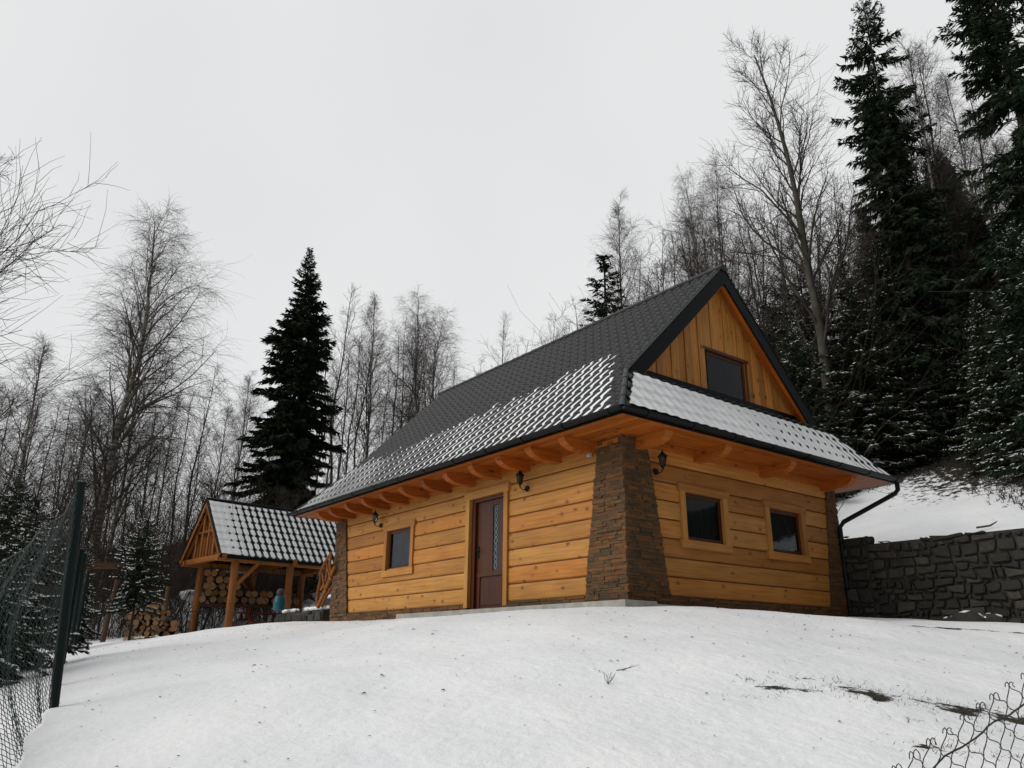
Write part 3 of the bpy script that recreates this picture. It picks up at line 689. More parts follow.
# wall lanterns
def lantern(loc, out, label):
    rz = math.atan2(out[1], out[0]); r = empty('wall_lantern', loc, rz, label=label, cat='lantern', group='black lanterns on the cottage walls')
    g = MB(); g.tube([(0, 0, 0), (.022, 0, 0)], [.052, .045], 14); g.build('back_plate', BLACK, r)
    g = MB(); g.tube([(.02, 0, 0), (.07, 0, -.03), (.12, 0, -.02), (.15, 0, .03), (.15, 0, .05)], .008, 8); g.build('arm', BLACK, r)
    g = MB(); g.tube([(.15, 0, .05), (.15, 0, .07)], [.03, .045], 6)
    for k in range(6):
        t = 2*pi*k/6; g.tube([(.15+.042*cos(t), .042*sin(t), .07), (.15+.062*cos(t), .062*sin(t), .20)], .0045, 5)
    g.tube([(.15, 0, .20), (.15, 0, .21), (.15, 0, .26), (.15, 0, .285)], [.078, .08, .03, .012], 6); g.tube([(.15, 0, .285), (.15, 0, .30), (.15, 0, .315)], [.008, .014, .002], 8); g.tube([(.15, 0, .05), (.15, 0, .02), (.15, 0, .0)], [.02, .012, .003], 8)
    g.build('lantern_cage', BLACK, r)
    g = MB(); g.tube([(.15, 0, .07), (.15, 0, .20)], [.036, .056], 6, caps=False); g.build('lantern_glass', GLASS, r)
lantern((-2.22, -.028, 1.86), (0, -1, 0), 'black wall lantern beside the upper right corner of the cottage door')
lantern((-7.28, -.028, 1.84), (0, -1, 0), 'black wall lantern above the left corner of the long wall window')
lantern((.028, .66, 1.86), (1, 0, 0), 'black wall lantern on the gable wall next to the stone corner pillar')
r = empty('floodlight', (-.62, -.06, 2.12), -pi/2, label='tiny silver floodlight at the top left of the corner stone pillar', cat='lamp')
g = MB(); g.box((.03, 0, 0), (.05, .07, .05), bev=.006); g.build('housing', plain('grey_metal', (.4, .4, .4), .4), r); g = MB(); g.tube([(-.03, 0, 0), (.02, 0, 0)], .012, 8); g.build('bracket', BLACK, r)

# ------------------------------------------------------------------ field stone walls
def stone_blocks(g, p0, p1, z0f, z1f, nrm, depth=.12, rh=.135, jit=.03, seed=1):
    rg = random.Random(seed); p0, p1 = np.array(p0, float), np.array(p1, float); A = p1-p0; Lw = np.linalg.norm(A); A /= Lw; nrm = np.array(nrm, float)
    z = min(z0f(0), z0f(Lw)); row = 0; zt = max(z1f(t) for t in (0, Lw/2, Lw)); ph = [rg.uniform(0, 6) for _ in range(60)]
    line = lambda a, r, zz: zz+.035*sin(a*2.3+ph[r])+.02*sin(a*6.1+ph[r]*2)
    pt = lambda u, v, n_: p0+A*u+Z*v+nrm*n_
    while z < zt and row < 58:
        h = rh*rg.uniform(.7, 1.45); a = -rg.uniform(0, .2); sl0 = 0
        while a < Lw:
            l = rg.choice((.09, .14, .2, .27, .38))*rg.uniform(.8, 1.2)*(h/rh)**.5; sl1 = rg.uniform(-.05, .05); x0, x1 = max(a, 0), min(a+l, Lw)
            if x1-x0 > .06:
                top = z1f((x0+x1)/2)
                b0, b1 = line(x0, row, z), line(x1, row, z); t0, t1 = min(line(x0, row+1, z+h), top), min(line(x1, row+1, z+h), top)
                if min(t0-b0, t1-b1) > .04:
                    gp_ = rg.uniform(.006, .016); c = np.array([(x0+x1)/2, (b0+b1+t0+t1)/4])
                    raw = [(x0, b0), ((x0+x1)/2, (b0+b1)/2-rg.uniform(-.01, .015)), (x1, b1), (x1+sl1*.5, (b1+t1)/2), (x1+sl1, t1), ((x0+x1)/2, (t0+t1)/2+rg.uniform(-.02, .01)), (x0+sl0, t0), (x0+sl0*.5, (b0+t0)/2)]
                    ring = []
                    for k, q in enumerate(raw):
                        q = np.array(q); v_ = c-q; q = q+v_/(np.linalg.norm(v_)+1e-6)*(gp_*(2.6 if k % 2 == 0 else 1.)+rg.uniform(0, .008)); ring.append(q)
                    out = rg.uniform(.012, .055); r_ = rg.random(); tx, tz = rg.uniform(-.04, .04), rg.uniform(-.06, .06)
                    B = [pt(q[0], q[1], -.04) for q in ring]; C_ = [pt(*(c+(q-c)*.985), out*.6) for q in ring]; D = [pt(*(c+(q-c)*.80), out+(q[0]-c[0])*tx+(q[1]-c[1])*tz+rg.uniform(-.006, .008)) for q in ring]; n_ = 8
                    for k in range(n_):
                        j = (k+1) % n_; g.poly([B[k], B[j], C_[j], C_[k]], None, r_); g.poly([C_[k], C_[j], D[j], D[k]], None, r_)
                    cc = pt(c[0], c[1], out+rg.uniform(0, .012))
                    for k in range(n_): g.poly([D[k], D[(k+1) % n_], cc], None, r_)
            sl0 = sl1; a += l
        z += h; row += 1
rw = empty('retaining_wall', (.1, 5.62, -.2), label='mossy field stone retaining wall running right from the cottage corner', cat='wall')
g = MB(); o = -np.array([.1, 5.62, -.2])
wt = lambda t: .985+.015*sin(t*1.7)+.01*sin(t*4.1)+.03*(int(t*1.3) % 2)*.5
stone_blocks(g, np.array([.45, 5.62, 0])+o, np.array([13, 5.62, 0])+o, lambda t: -.75+.2, lambda t: wt(t)+.2, (0, -1, 0), seed=5)
g.build('stone_face', FIELD, rw)
g = MB(); g.box(np.array([6.7, 5.84, .22])+o, (12.9, .38, 1.90)); g.build('mortar_core', MORT, rw)
g = MB(); stone_blocks(g, np.array([.10, 5.50, 0])+o, np.array([.55, 5.50, 0])+o, lambda t: -.4+.2, lambda t: 1.14+.2, (0, -1, 0), seed=8); g.box(np.array([.33, 5.64, .38])+o, (.42, .24, 1.82), rnd=.3)
stone_blocks(g, np.array([.56, 5.52, 0])+o, np.array([.56, 5.75, 0])+o, lambda t: -.4+.2, lambda t: 1.12+.2, (1, 0, 0), seed=9); g.build('end_pier', FIELD, rw)
# half buried rock with snow on it, by the wall
def rock(name, loc, sx, sy, sz, seed, mtl=FIELD):
    rg = np.random.default_rng(seed); nu, nv = 14, 9; V = []; 
    for i in range(nv+1):
        ph = pi*i/nv
        for j in range(nu):
            th = 2*pi*j/nu; r_ = 1+.12*math.sin(3*th+seed)*sin(ph)+.10*sin(5*ph+seed*2+th)+rg.normal()*.035*sin(ph)
            V.append((sx*sin(ph)*cos(th)*r_, sy*sin(ph)*sin(th)*r_, sz*cos(ph)*r_))
    q = [(i*nu+j, (i+1)*nu+j, (i+1)*nu+(j+1) % nu, i*nu+(j+1) % nu) for i in range(nv) for j in range(nu)]
    me = np_mesh(name, V, q, mats=[mtl], smooth=True, rq=np.full(len(q), rg.random())); o = link(name, me); o.location = loc; return o
p = ghit(975, 618)
for k, (u, v, d, s) in enumerate([(968, 616, 11.6, .15), (990, 611, 11.8, .13), (951, 618, 11.9, .08)]):
    q = dep(u, v, d); z = gz(q[0], q[1]); rk = rock('rock', (q[0], q[1], z+s*.3), s*1.5, s, s*.85, k+3)
    tag(rk, ['long dark rock half buried in snow below the retaining wall', 'rounder dark rock at the foot of the wall near the right picture edge', 'smallest dark rock left of the other rocks by the wall'][k], 'rock')
    r2 = rock('snow_cap', (0, 0, s*.22), s*1.2, s*.8, s*.62, k+13, SNOW); r2.parent = rk; r2.location = (-.02, .03, s*.28)

# ------------------------------------------------------------------ garden shelter (open pavilion)
PT = .09; pex = np.array([cos(PT), sin(PT), 0]); pey = np.array([-sin(PT), cos(PT), 0])
PB = np.array([-18.27, .59, -.12]); zf = gz(PB[0], PB[1])
pav = empty('shelter', PB, PT, label='open timber garden shelter with snowy tiled roof behind the cottage', cat='shelter')
Wp = 2.78; lenp = 3.8; zb_ = 2.13; y_a, y_b = -.65, 4.35; eo = .28; ze_, sl_ = 2.28, 1.17
# local: x from -Wp..0 (front post row at x=0), y along ridge
for i, (x, y) in enumerate([(0, 0), (-Wp, 0), (0, 1.95), (-Wp, 1.95), (0, 3.9), (-Wp, 3.9)]):
    g = MB(); wv = [random.uniform(-.012, .012) for _ in range(5)]
    wx = PB+pex*x+pey*y; zl = gz(wx[0], wx[1])-PB[2]-.1
    g.tube([(x+wv[k], y+wv[4-k], zl+(zb_-zl)*k/4) for k in range(5)], [.135, .125, .12, .12, .125], 12); po = g.build('post', W_POST, pav)
    g = MB(); g.tube([(x, y, zl-.1), (x, y, zl+.16), (x, y, zl+.2)], [.2, .19, .15], 12); g.build('footing', CONC, po)
g = MB(); g.beam((0, y_a, zb_+.09), (0, y_b, zb_+.09), .17, .19, bev=.02); g.beam((-Wp, y_a, zb_+.09), (-Wp, y_b, zb_+.09), .17, .19, bev=.02); g.build('eave_beam', W_POST, pav)
for y in (y_a+.12, 1.95, 3.9):
    g = MB(); g.beam((-Wp-.35, y, zb_+.12), (.35, y, zb_+.12), .15, .18, bev=.02); g.build('tie_beam', W_POST, pav)
rzp = ze_+sl_*(Wp/2+eo)
for y in (y_a+.12, y_a+.9, 1.2, 1.95, 2.7, 3.4, 4.2):
    g = MB()
    for s in (1, -1): g.beam((-Wp/2+s*(Wp/2+eo-.03), y, ze_-.06), (-Wp/2, y, rzp-.10), .09, .13, bev=.01)
    g.build('rafter', W_POST, pav)
g = MB()
for dx in (-.75, -.25, .25, .75):
    g.tube([(-Wp/2+dx, y_a+.12, zb_+.18), (-Wp/2+dx, y_a+.12, rzp-.15-abs(dx)*sl_)], .045, 8)
g.tube([(-Wp/2-.55, y_a+.12, rzp-1.05), (-Wp/2+.55, y_a+.12, rzp-1.05)], .05, 8); g.build('gable_struts', W_POST, pav)
g = MB()
for k in range(20):
    x0_ = -Wp/2-1.45+k*.145; x1_ = x0_+.14; h_ = lambda x: rzp-.16-abs(x+Wp/2)*sl_
    if min(h_(x0_), h_(x1_)) > zb_+.25 and k not in (13, 14): g.sweep([(0, 0), (.14, 0), (.14, h_(x1_)-zb_-.2), (0, h_(x0_)-zb_-.2)], (x0_, y_a+.22, zb_+.2), Y, X, Z, .02)
g.build('gable_boards', W_POST, pav)
for (x, y, dy) in ((0, 0, 1), (-Wp, 0, 1), (-Wp, 1.95, -1)):
    g = MB(); g.beam((x, y+dy*.08, zb_-.75), (x, y+dy*.80, zb_+.02), .10, .12, bev=.012); g.build('brace', W_POST, pav)
g = MB()
for s in (1, -1):
    g.beam((-Wp/2+s*(Wp/2+eo), y_a-.012, ze_-.02), (-Wp/2, y_a-.012, rzp-.04), .03, .2)
g.build('bargeboard', W_POST, pav)
g = MB()
for s in (1, -1):
    g.beam((-Wp/2+s*(Wp/2+eo+.03), (y_a+y_b)/2-2.52, ze_-.03), (-Wp/2+s*(Wp/2+eo+.03), y_b+.03, ze_-.03), .03, .12)
    g.beam((-Wp/2+s*(Wp/2+eo+.02), y_a-.035, ze_+.08), (-Wp/2, y_a-.035, rzp+.06), .02, .09)
g.tube([(-Wp/2, y_a-.04, rzp+.05), (-Wp/2, y_b+.04, rzp+.05)], .07, 8, .5); g.build('roof_trim', BARGE, pav)
kp = 1/math.hypot(1, sl_); Sp = (Wp/2+eo)/kp; Lp = y_b-y_a
parts = []; sparts = []
for s in (1, -1):
    O_ = np.array([-Wp/2+s*(Wp/2+eo+.03), y_a-.03 if s > 0 else y_b+.03, ze_]); U_ = Y*s; V_d = np.array([-s*kp, 0, sl_*kp]); N_d = np.array([s*sl_*kp, 0, kp]); lim0 = lambda q, : (0*q, 0*q+Lp+.06)
    parts.append(roof_sheet(O_, U_, V_d, N_d, Lp+.06, Sp, lim0, pitch=.245, course=.33, A=.02))
    sparts.append(roof_snow(O_, U_, V_d, N_d, Lp+.06, Sp-.04, lim0, (lambda u, q: np.interp(u, [0, .6, 1.2, 2, 5], [1.6, 1.0, .55, .34, .2])+.10*vnoise(u, q, .7, 1)), pitch=.245, course=.33, A=.02))
v_, q_ = merge(parts); link('roof', np_mesh('roof', v_, q_, mats=[TILE]), pav); v_, q_ = merge(sparts); link('roof_snow', np_mesh('roof_snow', v_, q_, mats=[SNOW], smooth=True), pav)

# picnic table and bench, low stone wall, canister, branch railing
def plank_table(loc, rz, label):
    r = empty('picnic_table', loc, rz, label=label, cat='table')
    g = MB()
    for k in range(5): g.box((0, -.32+.16*k, .74), (1.7, .15, .04), grain=0)
    g.build('table_top', W_BENCH, r)
    for x in (-.6, .6):
        for s in (1, -1):
            g = MB(); g.beam((x, s*.3, .72), (x, s*.55, 0), .06, .09); g.build('leg', W_BENCH, r)
    for s in (1, -1):
        g = MB(); g.box((0, s*.72, .44), (1.7, .24, .04), grain=0); g.beam((-.6, 0, .40), (-.6, s*.8, .40), .05, .09); g.beam((.6, 0, .40), (.6, s*.8, .40), .05, .09); g.build('seat', W_BENCH, r)
q = PB+pex*(-1.2)+pey*1.7; plank_table((q[0], q[1], gz(q[0], q[1])), PT+pi/2, 'dark red wooden picnic table under the open garden shelter')
def low_wall(p0, p1, hgt, label, seed):
    p0, p1 = np.array([*p0, 0.]), np.array([*p1, 0.]); z0 = min(gz(*p0[:2]), gz(*p1[:2])); A = p1-p0; Lw = np.linalg.norm(A); A /= Lw; nn = np.array([A[1], -A[0], 0])
    if np.dot(nn, CAM-p0) < 0: nn = -nn
    r = empty('low_stone_wall', (p0[0], p0[1], z0), label=label, cat='wall'); b = np.array([0, 0, -.1])
    g = MB(); stone_blocks(g, b, b+A*Lw, lambda t: -.1, lambda t: hgt-.03+.04*sin(t*3), nn, rh=.16, seed=seed); stone_blocks(g, b-nn*.35, b-nn*.35+A*Lw, lambda t: -.1, lambda t: hgt-.03, -nn, rh=.2, seed=seed+1); g.build('stones', FIELD, r)
    g = MB(); g.box(A*Lw/2-nn*.17+Z*(hgt/2-.1), (Lw, .33, hgt), (A, nn, Z)); g.build('core', MORT, r)
    rg = random.Random(seed)
    g = MB(); n_ = int(Lw/.28)
    for k in range(n_):
        if rg.random() < .75:
            c = A*((k+.5)*Lw/n_)-nn*.17+Z*(hgt-.02); g.tube([c-A*.16, c-A*.1, c+A*.1, c+A*.16], [.02, .05, .05, .02], 8)
            c = c-nn*.08; g.tube([c-A*.14, c-A*.1, c+A*.1, c+A*.14], [.02, .05, .05, .02], 8)
    g.build('snow_cap', SNOW, r); return r
low_wall((-9.9, -.02), (-12.9, .05), .42, 'low rubble stone wall with snow on top between cottage and shelter', 21)
low_wall((-9.95, .75), (-12.4, .95), .78, 'taller rubble stone wall with snow standing behind the low one', 31)
q = np.array([-12.5, .02]); z = gz(-12.6, 0)
r = empty('canister', (-12.45, -.13+.05, z+.42), label='teal rounded canister with dark top standing on the low stone wall', cat='canister')
g = MB(); g.tube([(0, 0, 0), (0, 0, .03), (0, 0, .2), (0, 0, .34), (0, 0, .38)], [.13, .15, .15, .12, .06], 16); g.build('body', TEAL, r)
g = MB(); g.tube([(0, 0, .36), (0, 0, .42), (0, 0, .5), (0, 0, .54)], [.07, .10, .09, .03], 12); g.build('cap', plain('brown_cap', (.05, .035, .03), .6), r)
RO = dep(318, 606, 18.6); r = empty('branch_railing', RO, label='rustic railing of crossed debarked branches beside the far stone pillar', cat='railing')
def stick(a, b, r0=.03):
    a, b = np.array(a, float), np.array(b, float); m1 = a+(b-a)*.35+RNG.normal(size=3)*.025; m2 = a+(b-a)*.7+RNG.normal(size=3)*.025; g.tube([a, m1, m2, b], [r0, r0*.95, r0*.85, r0*.7], 7)
for (u0, v0, d0, u1, v1, d1, nm_, rr_) in ((318, 607, 18.6, 335, 566, 18.0, 'rail', .05), (317, 606, 18.7, 322, 568, 18.6, 'post', .045), (320, 575, 18.6, 331, 553, 18.1, 'rail', .04), (322, 606, 18.5, 334, 584, 18.1, 'rail', .04), (321, 590, 18.5, 330, 562, 18.2, 'baluster', .03), (326, 592, 18.3, 322, 572, 18.5, 'baluster', .026), (331, 580, 18.1, 327, 560, 18.3, 'baluster', .026), (332, 600, 18.2, 331, 552, 18.1, 'post', .04)):
    g = MB(); stick(dep(u0, v0, d0)-RO, dep(u1, v1, d1)-RO, rr_); g.build(nm_, W_POST, r)
# stairs behind the railing
r = empty('garden_steps', (-10.6, 1.9, 0), label='snowy wooden garden steps climbing behind the branch railing', cat='steps')
for k in range(5): g = MB(); g.box((.28*k*.6, .3*k, .12+.2*k), (1.0, .3, .06)); g.build('tread', W_OLD, r)
# tarp covered items in the dark end of the shelter
for k, (x, y, hgt, lab) in enumerate([(-13.9, 2.35, 1.75, 'tall dark blue tarpaulin cover standing at the right end of the shelter'), (-15.1, 2.7, 1.2, 'shorter dark tarpaulin cover beside the tall dark blue one')]):
    z = gz(x, y); V = []; nu, nv = 20, 8
    for i in range(nv+1):
        t = i/nv
        for j in range(nu):
            a = 2*pi*j/nu; rr = (.36-.10*t)*(1+.07*sin(5*a+k+2*t)+.03*sin(11*a)); V.append((rr*cos(a)*(1 if t < 1 else .4), rr*sin(a)*(1 if t < 1 else .4), hgt*t if t < 1 else hgt+.05))
    q_ = [(i*nu+j, i*nu+(j+1) % nu, (i+1)*nu+(j+1) % nu, (i+1)*nu+j) for i in range(nv) for j in range(nu)]
    me = np_mesh('tarpaulin_cover', V, q_, mats=[TARP], smooth=True); o = link('tarpaulin_cover', me, label=lab, cat='cover'); o.location = (x, y, z)
# black metal rack in front of the shelter posts
q = PB+pex*(-2.55)+pey*(-.35); r = empty('metal_rack', (q[0], q[1], gz(q[0], q[1])), PT, label='thin black metal rack between the two front shelter posts', cat='rack')
g = MB()
for (x, y) in ((0, 0), (1.3, 0), (0, .35), (1.3, .35)): g = MB(); g.tube([(x, y, 0), (x, y, 1.0 if x > 1 else .75)], .018, 6); g.build('leg', BLACK, r)
for z in (.03, .72):
    for y in (0, .35): g = MB(); g.tube([(0, y, z), (1.3, y, z)], .018, 6); g.build('crossbar', BLACK, r)
q = PB+pex*(-1.0)+pey*(-.1); r = empty('barrel', (q[0]-.4, q[1]+1.2, gz(q[0], q[1]+1.2)+.02), .4, label='black plastic barrel lying in the snow under the shelter', cat='barrel')
g = MB(); g.tube([(-.35, 0, .27), (-.33, 0, .27), (-.2, 0, .27), (.2, 0, .27), (.33, 0, .27), (.35, 0, .27)], [.2, .25, .28, .28, .25, .2], 16); g.build('body', RUBBER, r)
g = MB(); [g.tube([(x, 0, .27), (x+.03, 0, .27)], .29, 16) for x in (-.16, .13)]; g.build('hoop', RUBBER, r)
a, b = dep(164, 636, 24.), dep(190, 592, 25.5); a[2] = gz(a[0], a[1])
g = MB(); g.tube([a-a, b-a], .022, 7); o = g.build('pole', BLACK, None, label='dark pole leaning diagonally left of the shelter', cat='pole'); o.location = a

# ------------------------------------------------------------------ firewood
def log_mesh(name, r_, l, split=False, seed=0):
    g = MB(); rg = random.Random(seed); n = 14; ring = [(r_*(1+rg.uniform(-.05, .05))*cos(2*pi*k/n), r_*(1+rg.uniform(-.05, .05))*sin(2*pi*k/n)) for k in range(n if not split else 7)]
    if split: ring.append((-r_*.1, -r_*.1))
    A = [(0, x, z) for x, z in ring]; B = [(l, x, z) for x, z in ring]; m_ = len(ring)
    for k in range(m_):
        j = (k+1) % m_; g.mi = 1 if not (split and k >= 6) else 0; g.poly([A[k], A[j], B[j], B[k]], None, .3)
    g.mi = 0; g.poly(A[::-1], None, .5); g.poly(B, None, .5); me_ = g.build(name, [CUT, LOGB]); return me_
protoL = [log_mesh('firewood_log', .125, .9, False, k) for k in range(3)]
protoS = [log_mesh('firewood_log', .085, .55, k % 2 == 0, k+5) for k in range(3)]
used = set()
def put_log(pr, loc, rx, rz, label, group, cat='log', sc=1):
    o = pr
    if pr.name in used: o = pr.copy(); COL.objects.link(o)
    used.add(pr.name); o.location = loc; o.rotation_euler = (rx, 0, rz); o.scale = (1, sc, sc); tag(o, label, cat, group)
cp_ = dep(200, 605, 28.2); ax = np.array([pey[0]*.9+.3, pey[1], 0]); ax /= np.linalg.norm(ax)
base = dep(199, 604, 27.8); face = math.atan2(CAM[1]-base[1], CAM[0]-base[0]); side = np.array([-sin(face), cos(face), 0]); 
for row in range(5):
    n_ = [13, 9, 5, 4, 3][row]
    for k in range(n_):
        p = base+side*(.13+k*.262+(row % 2)*.13)+Z*(.125+row*.222)
        put_log(protoL[(k+row) % 3], p, random.uniform(0, 6), face+pi+random.uniform(-.05, .05)+pi, 'thick round log with pale cut end stacked behind the shelter posts', 'logs piled behind the open shelter', sc=random.uniform(.85, 1.02))
fd = np.array([cos(face), sin(face), 0])
q = base+side*1.7+fd*.4; r = empty('log_rack', (q[0], q[1], base[2]), face, label='dark timber rack raising the round log pile above the snow', cat='rack')
g = MB(); g.box((.0, 0, -.05), (.1, 3.6, .09)); g.box((-.6+.9, 0, -.05), (.1, 3.6, .09)); g.build('bearer', W_OLD, r)
for yy in (-1.7, -.6, .6, 1.7): g = MB(); zz = gz(*(q[:2]+side[:2]*yy))-base[2]; g.beam((.1, yy, -.09), (.1, yy, min(zz, -.3)-.1), .12, .12); g.build('leg', W_OLD, r)
# snow sheet on the log pile
g = MB(); b0 = base-side*.45+fd*.5
for k, (s0, z0, a, b, c, lab) in enumerate([(-.30, .30, .42, .5, .20, 'small white snow mound left of the round log pile behind the shelter'), (1.15, 1.24, .75, .5, .10, 'long white snow cover on top of the round log pile')]):
    q_ = base+side*s0+Z*z0-fd*.25; o = rock('snow_mound', tuple(q_), a, b, c, 40+k, SNOW); tag(o, lab, 'snow'); o.rotation_euler.z = face+pi/2
# left wood stack with its lean-to posts
sb = dep(128, 634, 23.0); sface = math.atan2(CAM[1]-sb[1], CAM[0]-sb[0])+.15; sside = np.array([-sin(sface), cos(sface), 0]); sz = gz(sb[0], sb[1])
for row in range(7):
    for k in range(9 if row < 4 else 7):
        p = np.array([sb[0], sb[1], 0])+sside*(k*.155+(row % 2)*.075-.1)+Z*(sz+.08+row*.148)
        put_log(protoS[(k+row) % 3], p, random.uniform(0, 6), sface+random.uniform(-.12, .12), 'short split firewood log in the stack left of the shelter', 'firewood stacked left of the shelter', sc=random.uniform(.8, 1.05))
r = empty('wood_shed', (sb[0]-.2, sb[1]-.2, sz), sface, label='small open wood shed of rough brown posts left of the firewood stack', cat='shed')
for (x, y, hh) in ((0, -1.15, 2.1), (.1, -.42, 1.9), (-1.0, -1.15, 1.8), (-1.0, 1.3, 1.7)):
    g = MB(); g.tube([(x, y, -.1), (x+.03, y+.05, hh*.5), (x+.02, y+(.14 if x > .05 else .05), hh)], [.075, .07, .065], 9); g.build('post', W_OLD, r)
g = MB(); g.beam((0, -1.3, 2.05), (.1, .2, 2.15), .1, .1); g.beam((-.1, -1.2, 2.2), (-.1, .2, 2.2), .5, .04); g.build('roof', W_OLD, r)


# ------------------------------------------------------------------ chain link fences
def chain(S, nt, nh, r=.0016, barb=0, sides=4):
    """wires zigzag up the sheet S(t,h) with t in 0..nt, h in 0..nh half cells"""
    P = []
    for i in range(nt):
        line = []
        for j in range(nh+1):
            off = .5 if (j+i) % 2 else -.5
            line.append(S(i+.5+off, j))
        P.append(line)
    P = np.array(P)     # (nt, nh+1, 3)
    return tubes(P, np.full(P.shape[:2], r), sides)
def tubes(P, R, k):
    m_, n_ = P.shape[:2]; T = np.empty_like(P); T[:, 1:-1] = P[:, 2:]-P[:, :-2]; T[:, 0] = P[:, 1]-P[:, 0]; T[:, -1] = P[:, -1]-P[:, -2]
    T /= np.linalg.norm(T, axis=2, keepdims=True)+1e-9
    ref = np.where(np.abs(T[:, :1, 2:3]) > .8, np.array([1., 0, 0]), np.array([0, 0, 1.])); ref = np.broadcast_to(ref, T.shape)
    B = np.cross(ref, T); B /= np.linalg.norm(B, axis=2, keepdims=True)+1e-9; Cc = np.cross(T, B)
    ang = 2*pi*np.arange(k)/k
    V = P[:, :, None]+R[:, :, None, None]*(B[:, :, None]*np.cos(ang)[None, None, :, None]+Cc[:, :, None]*np.sin(ang)[None, None, :, None])
    idx = np.arange(m_*n_*k).reshape(m_, n_, k); nx_ = np.roll(idx, -1, 2)
    q = np.stack([idx[:, :-1], nx_[:, :-1], nx_[:, 1:], idx[:, 1:]], -1).reshape(-1, 4)
    return V.reshape(-1, 3), q
F1 = dep(55, 706, 6.0); F2 = dep(73, 644, 13.6); fdv = (F2-F1); fdv[2] = 0; flen = np.linalg.norm(fdv); fdv /= flen
fence = empty('fence', (F1[0], F1[1], gz(F1[0], F1[1])), label='green chain link fence running away beside the snowy lawn with leaning posts', cat='fence')
FO = np.array(fence.location); FP = [((55, 706, 6.0), (81, 484, 6.12)), ((56, 681, 8.3), (79, 532, 8.4)), ((64, 656, 11.), (82, 550, 11.)), ((72, 645, 14.), (85, 554, 14.))]
FB = []; FT = []
for b_, t_ in FP:
    p = dep(*b_); q = dep(*t_); p[2] = gz(p[0], p[1]); FB.append(p); FT.append(q)
e_ = (FB[3]-FB[2]); e_ = e_/np.linalg.norm(e_[:2])*2.7
for k in range(3): p = FB[-1]+e_; p[2] = gz(p[0], p[1]); FB.append(p); FT.append(p+Z*1.62)
nspan = len(FB)-1
for p, q in zip(FB, FT):
    g = MB(); g.tube([p-FO-Z*.1, q-FO], .034, 10); po = g.build('post', GREENP, fence); ax_ = (q-p)/np.linalg.norm(q-p)
    g = MB(); g.tube([q-FO, q-FO+ax_*.02], .038, 10); g.build('cap', GREENP, po)
for k in range(nspan):
    a, b, c_, d_ = FB[k], FB[k+1], FT[k], FT[k+1]; nt = int(np.linalg.norm(b-a)/.03)
    def S(t, h, a=a, b=b, c_=c_, d_=d_, nt=nt):
        f = t/nt; p = a+(b-a)*f; p = np.array([p[0], p[1], gz(p[0], p[1])+.02]); q = c_+(d_-c_)*f; return p+(q-p)*(h/50)*(.94-.03*sin(pi*f))-FO+np.array([-.002, -.045, 0])
    v, q = chain(S, nt, 50, .0019); link('mesh_panel', np_mesh('mesh_panel', v, q, mats=[WIREG], smooth=True), fence)
# the collapsed near span: its mesh sags from the first post down to the left
sag = empty('sagging_fence', FO, label='sagging chain link mesh hanging from the leaning green post at left', cat='fence')
topc = [dep(80, 492, 6.05), dep(62, 512, 5.6), dep(40, 533, 5.1), dep(0, 566, 4.3), dep(-60, 600, 3.6), dep(-140, 630, 3.0)]
botx = [(F1[0], F1[1]), None, None, None, None, None]
p20 = ghit(20, 766); pa = np.array([F1[0], F1[1]]); pb_ = p20[:2]; dirv = (pb_-pa)
bots = [pa+dirv*f for f in (0, .25, .5, 1.0, 1.45, 2.0)]
tc_ = np.array(topc); bc_ = np.array([[b[0]-.02, b[1]-.03, gz(b[0], b[1])+.01] for b in bots]); ks = np.array([0, .16, .34, .6, .8, 1.])
ntl = 104; nhl = 52
def S2(t, h):
    f = t/ntl; T_ = np.array([np.interp(f, ks, tc_[:, c]) for c in range(3)]); B_ = np.array([np.interp(f, ks, bc_[:, c]) for c in range(3)]); g_ = h/nhl
    P_ = B_+(T_-B_)*g_; P_ = P_+np.array([-.10, -.16, 0])*sin(pi*g_)*sin(pi*min(f*1.2+.05, 1)); P_ = P_+.003*np.array([sin(t*1.3+h), cos(t*2.1+h*.7), sin(t+h*1.3)])+.02*np.array([sin(t*.13+h*.1), cos(t*.21+h*.17), 0])
    return P_-FO
v, q = chain(S2, ntl, nhl, .0021); link('mesh_panel', np_mesh('mesh_panel', v, q, mats=[WIREG], smooth=True), sag)
cab = np.array([[S2(t, nhl) for t in np.linspace(0, ntl, 30)]]); v, q = tubes(cab, np.full((1, 30), .003), 6); link('tension_wire', np_mesh('tension_wire', v, q, mats=[WIREG], smooth=True), sag)
cab = np.array([[S2(t, nhl*.8)+np.array([.0, 0, .02]) for t in np.linspace(0, ntl*.5, 30)]]); v, q = tubes(cab, np.full((1, 30), .0025), 6); link('tension_wire', np_mesh('tension_wire', v, q, mats=[WIREG], smooth=True), sag)
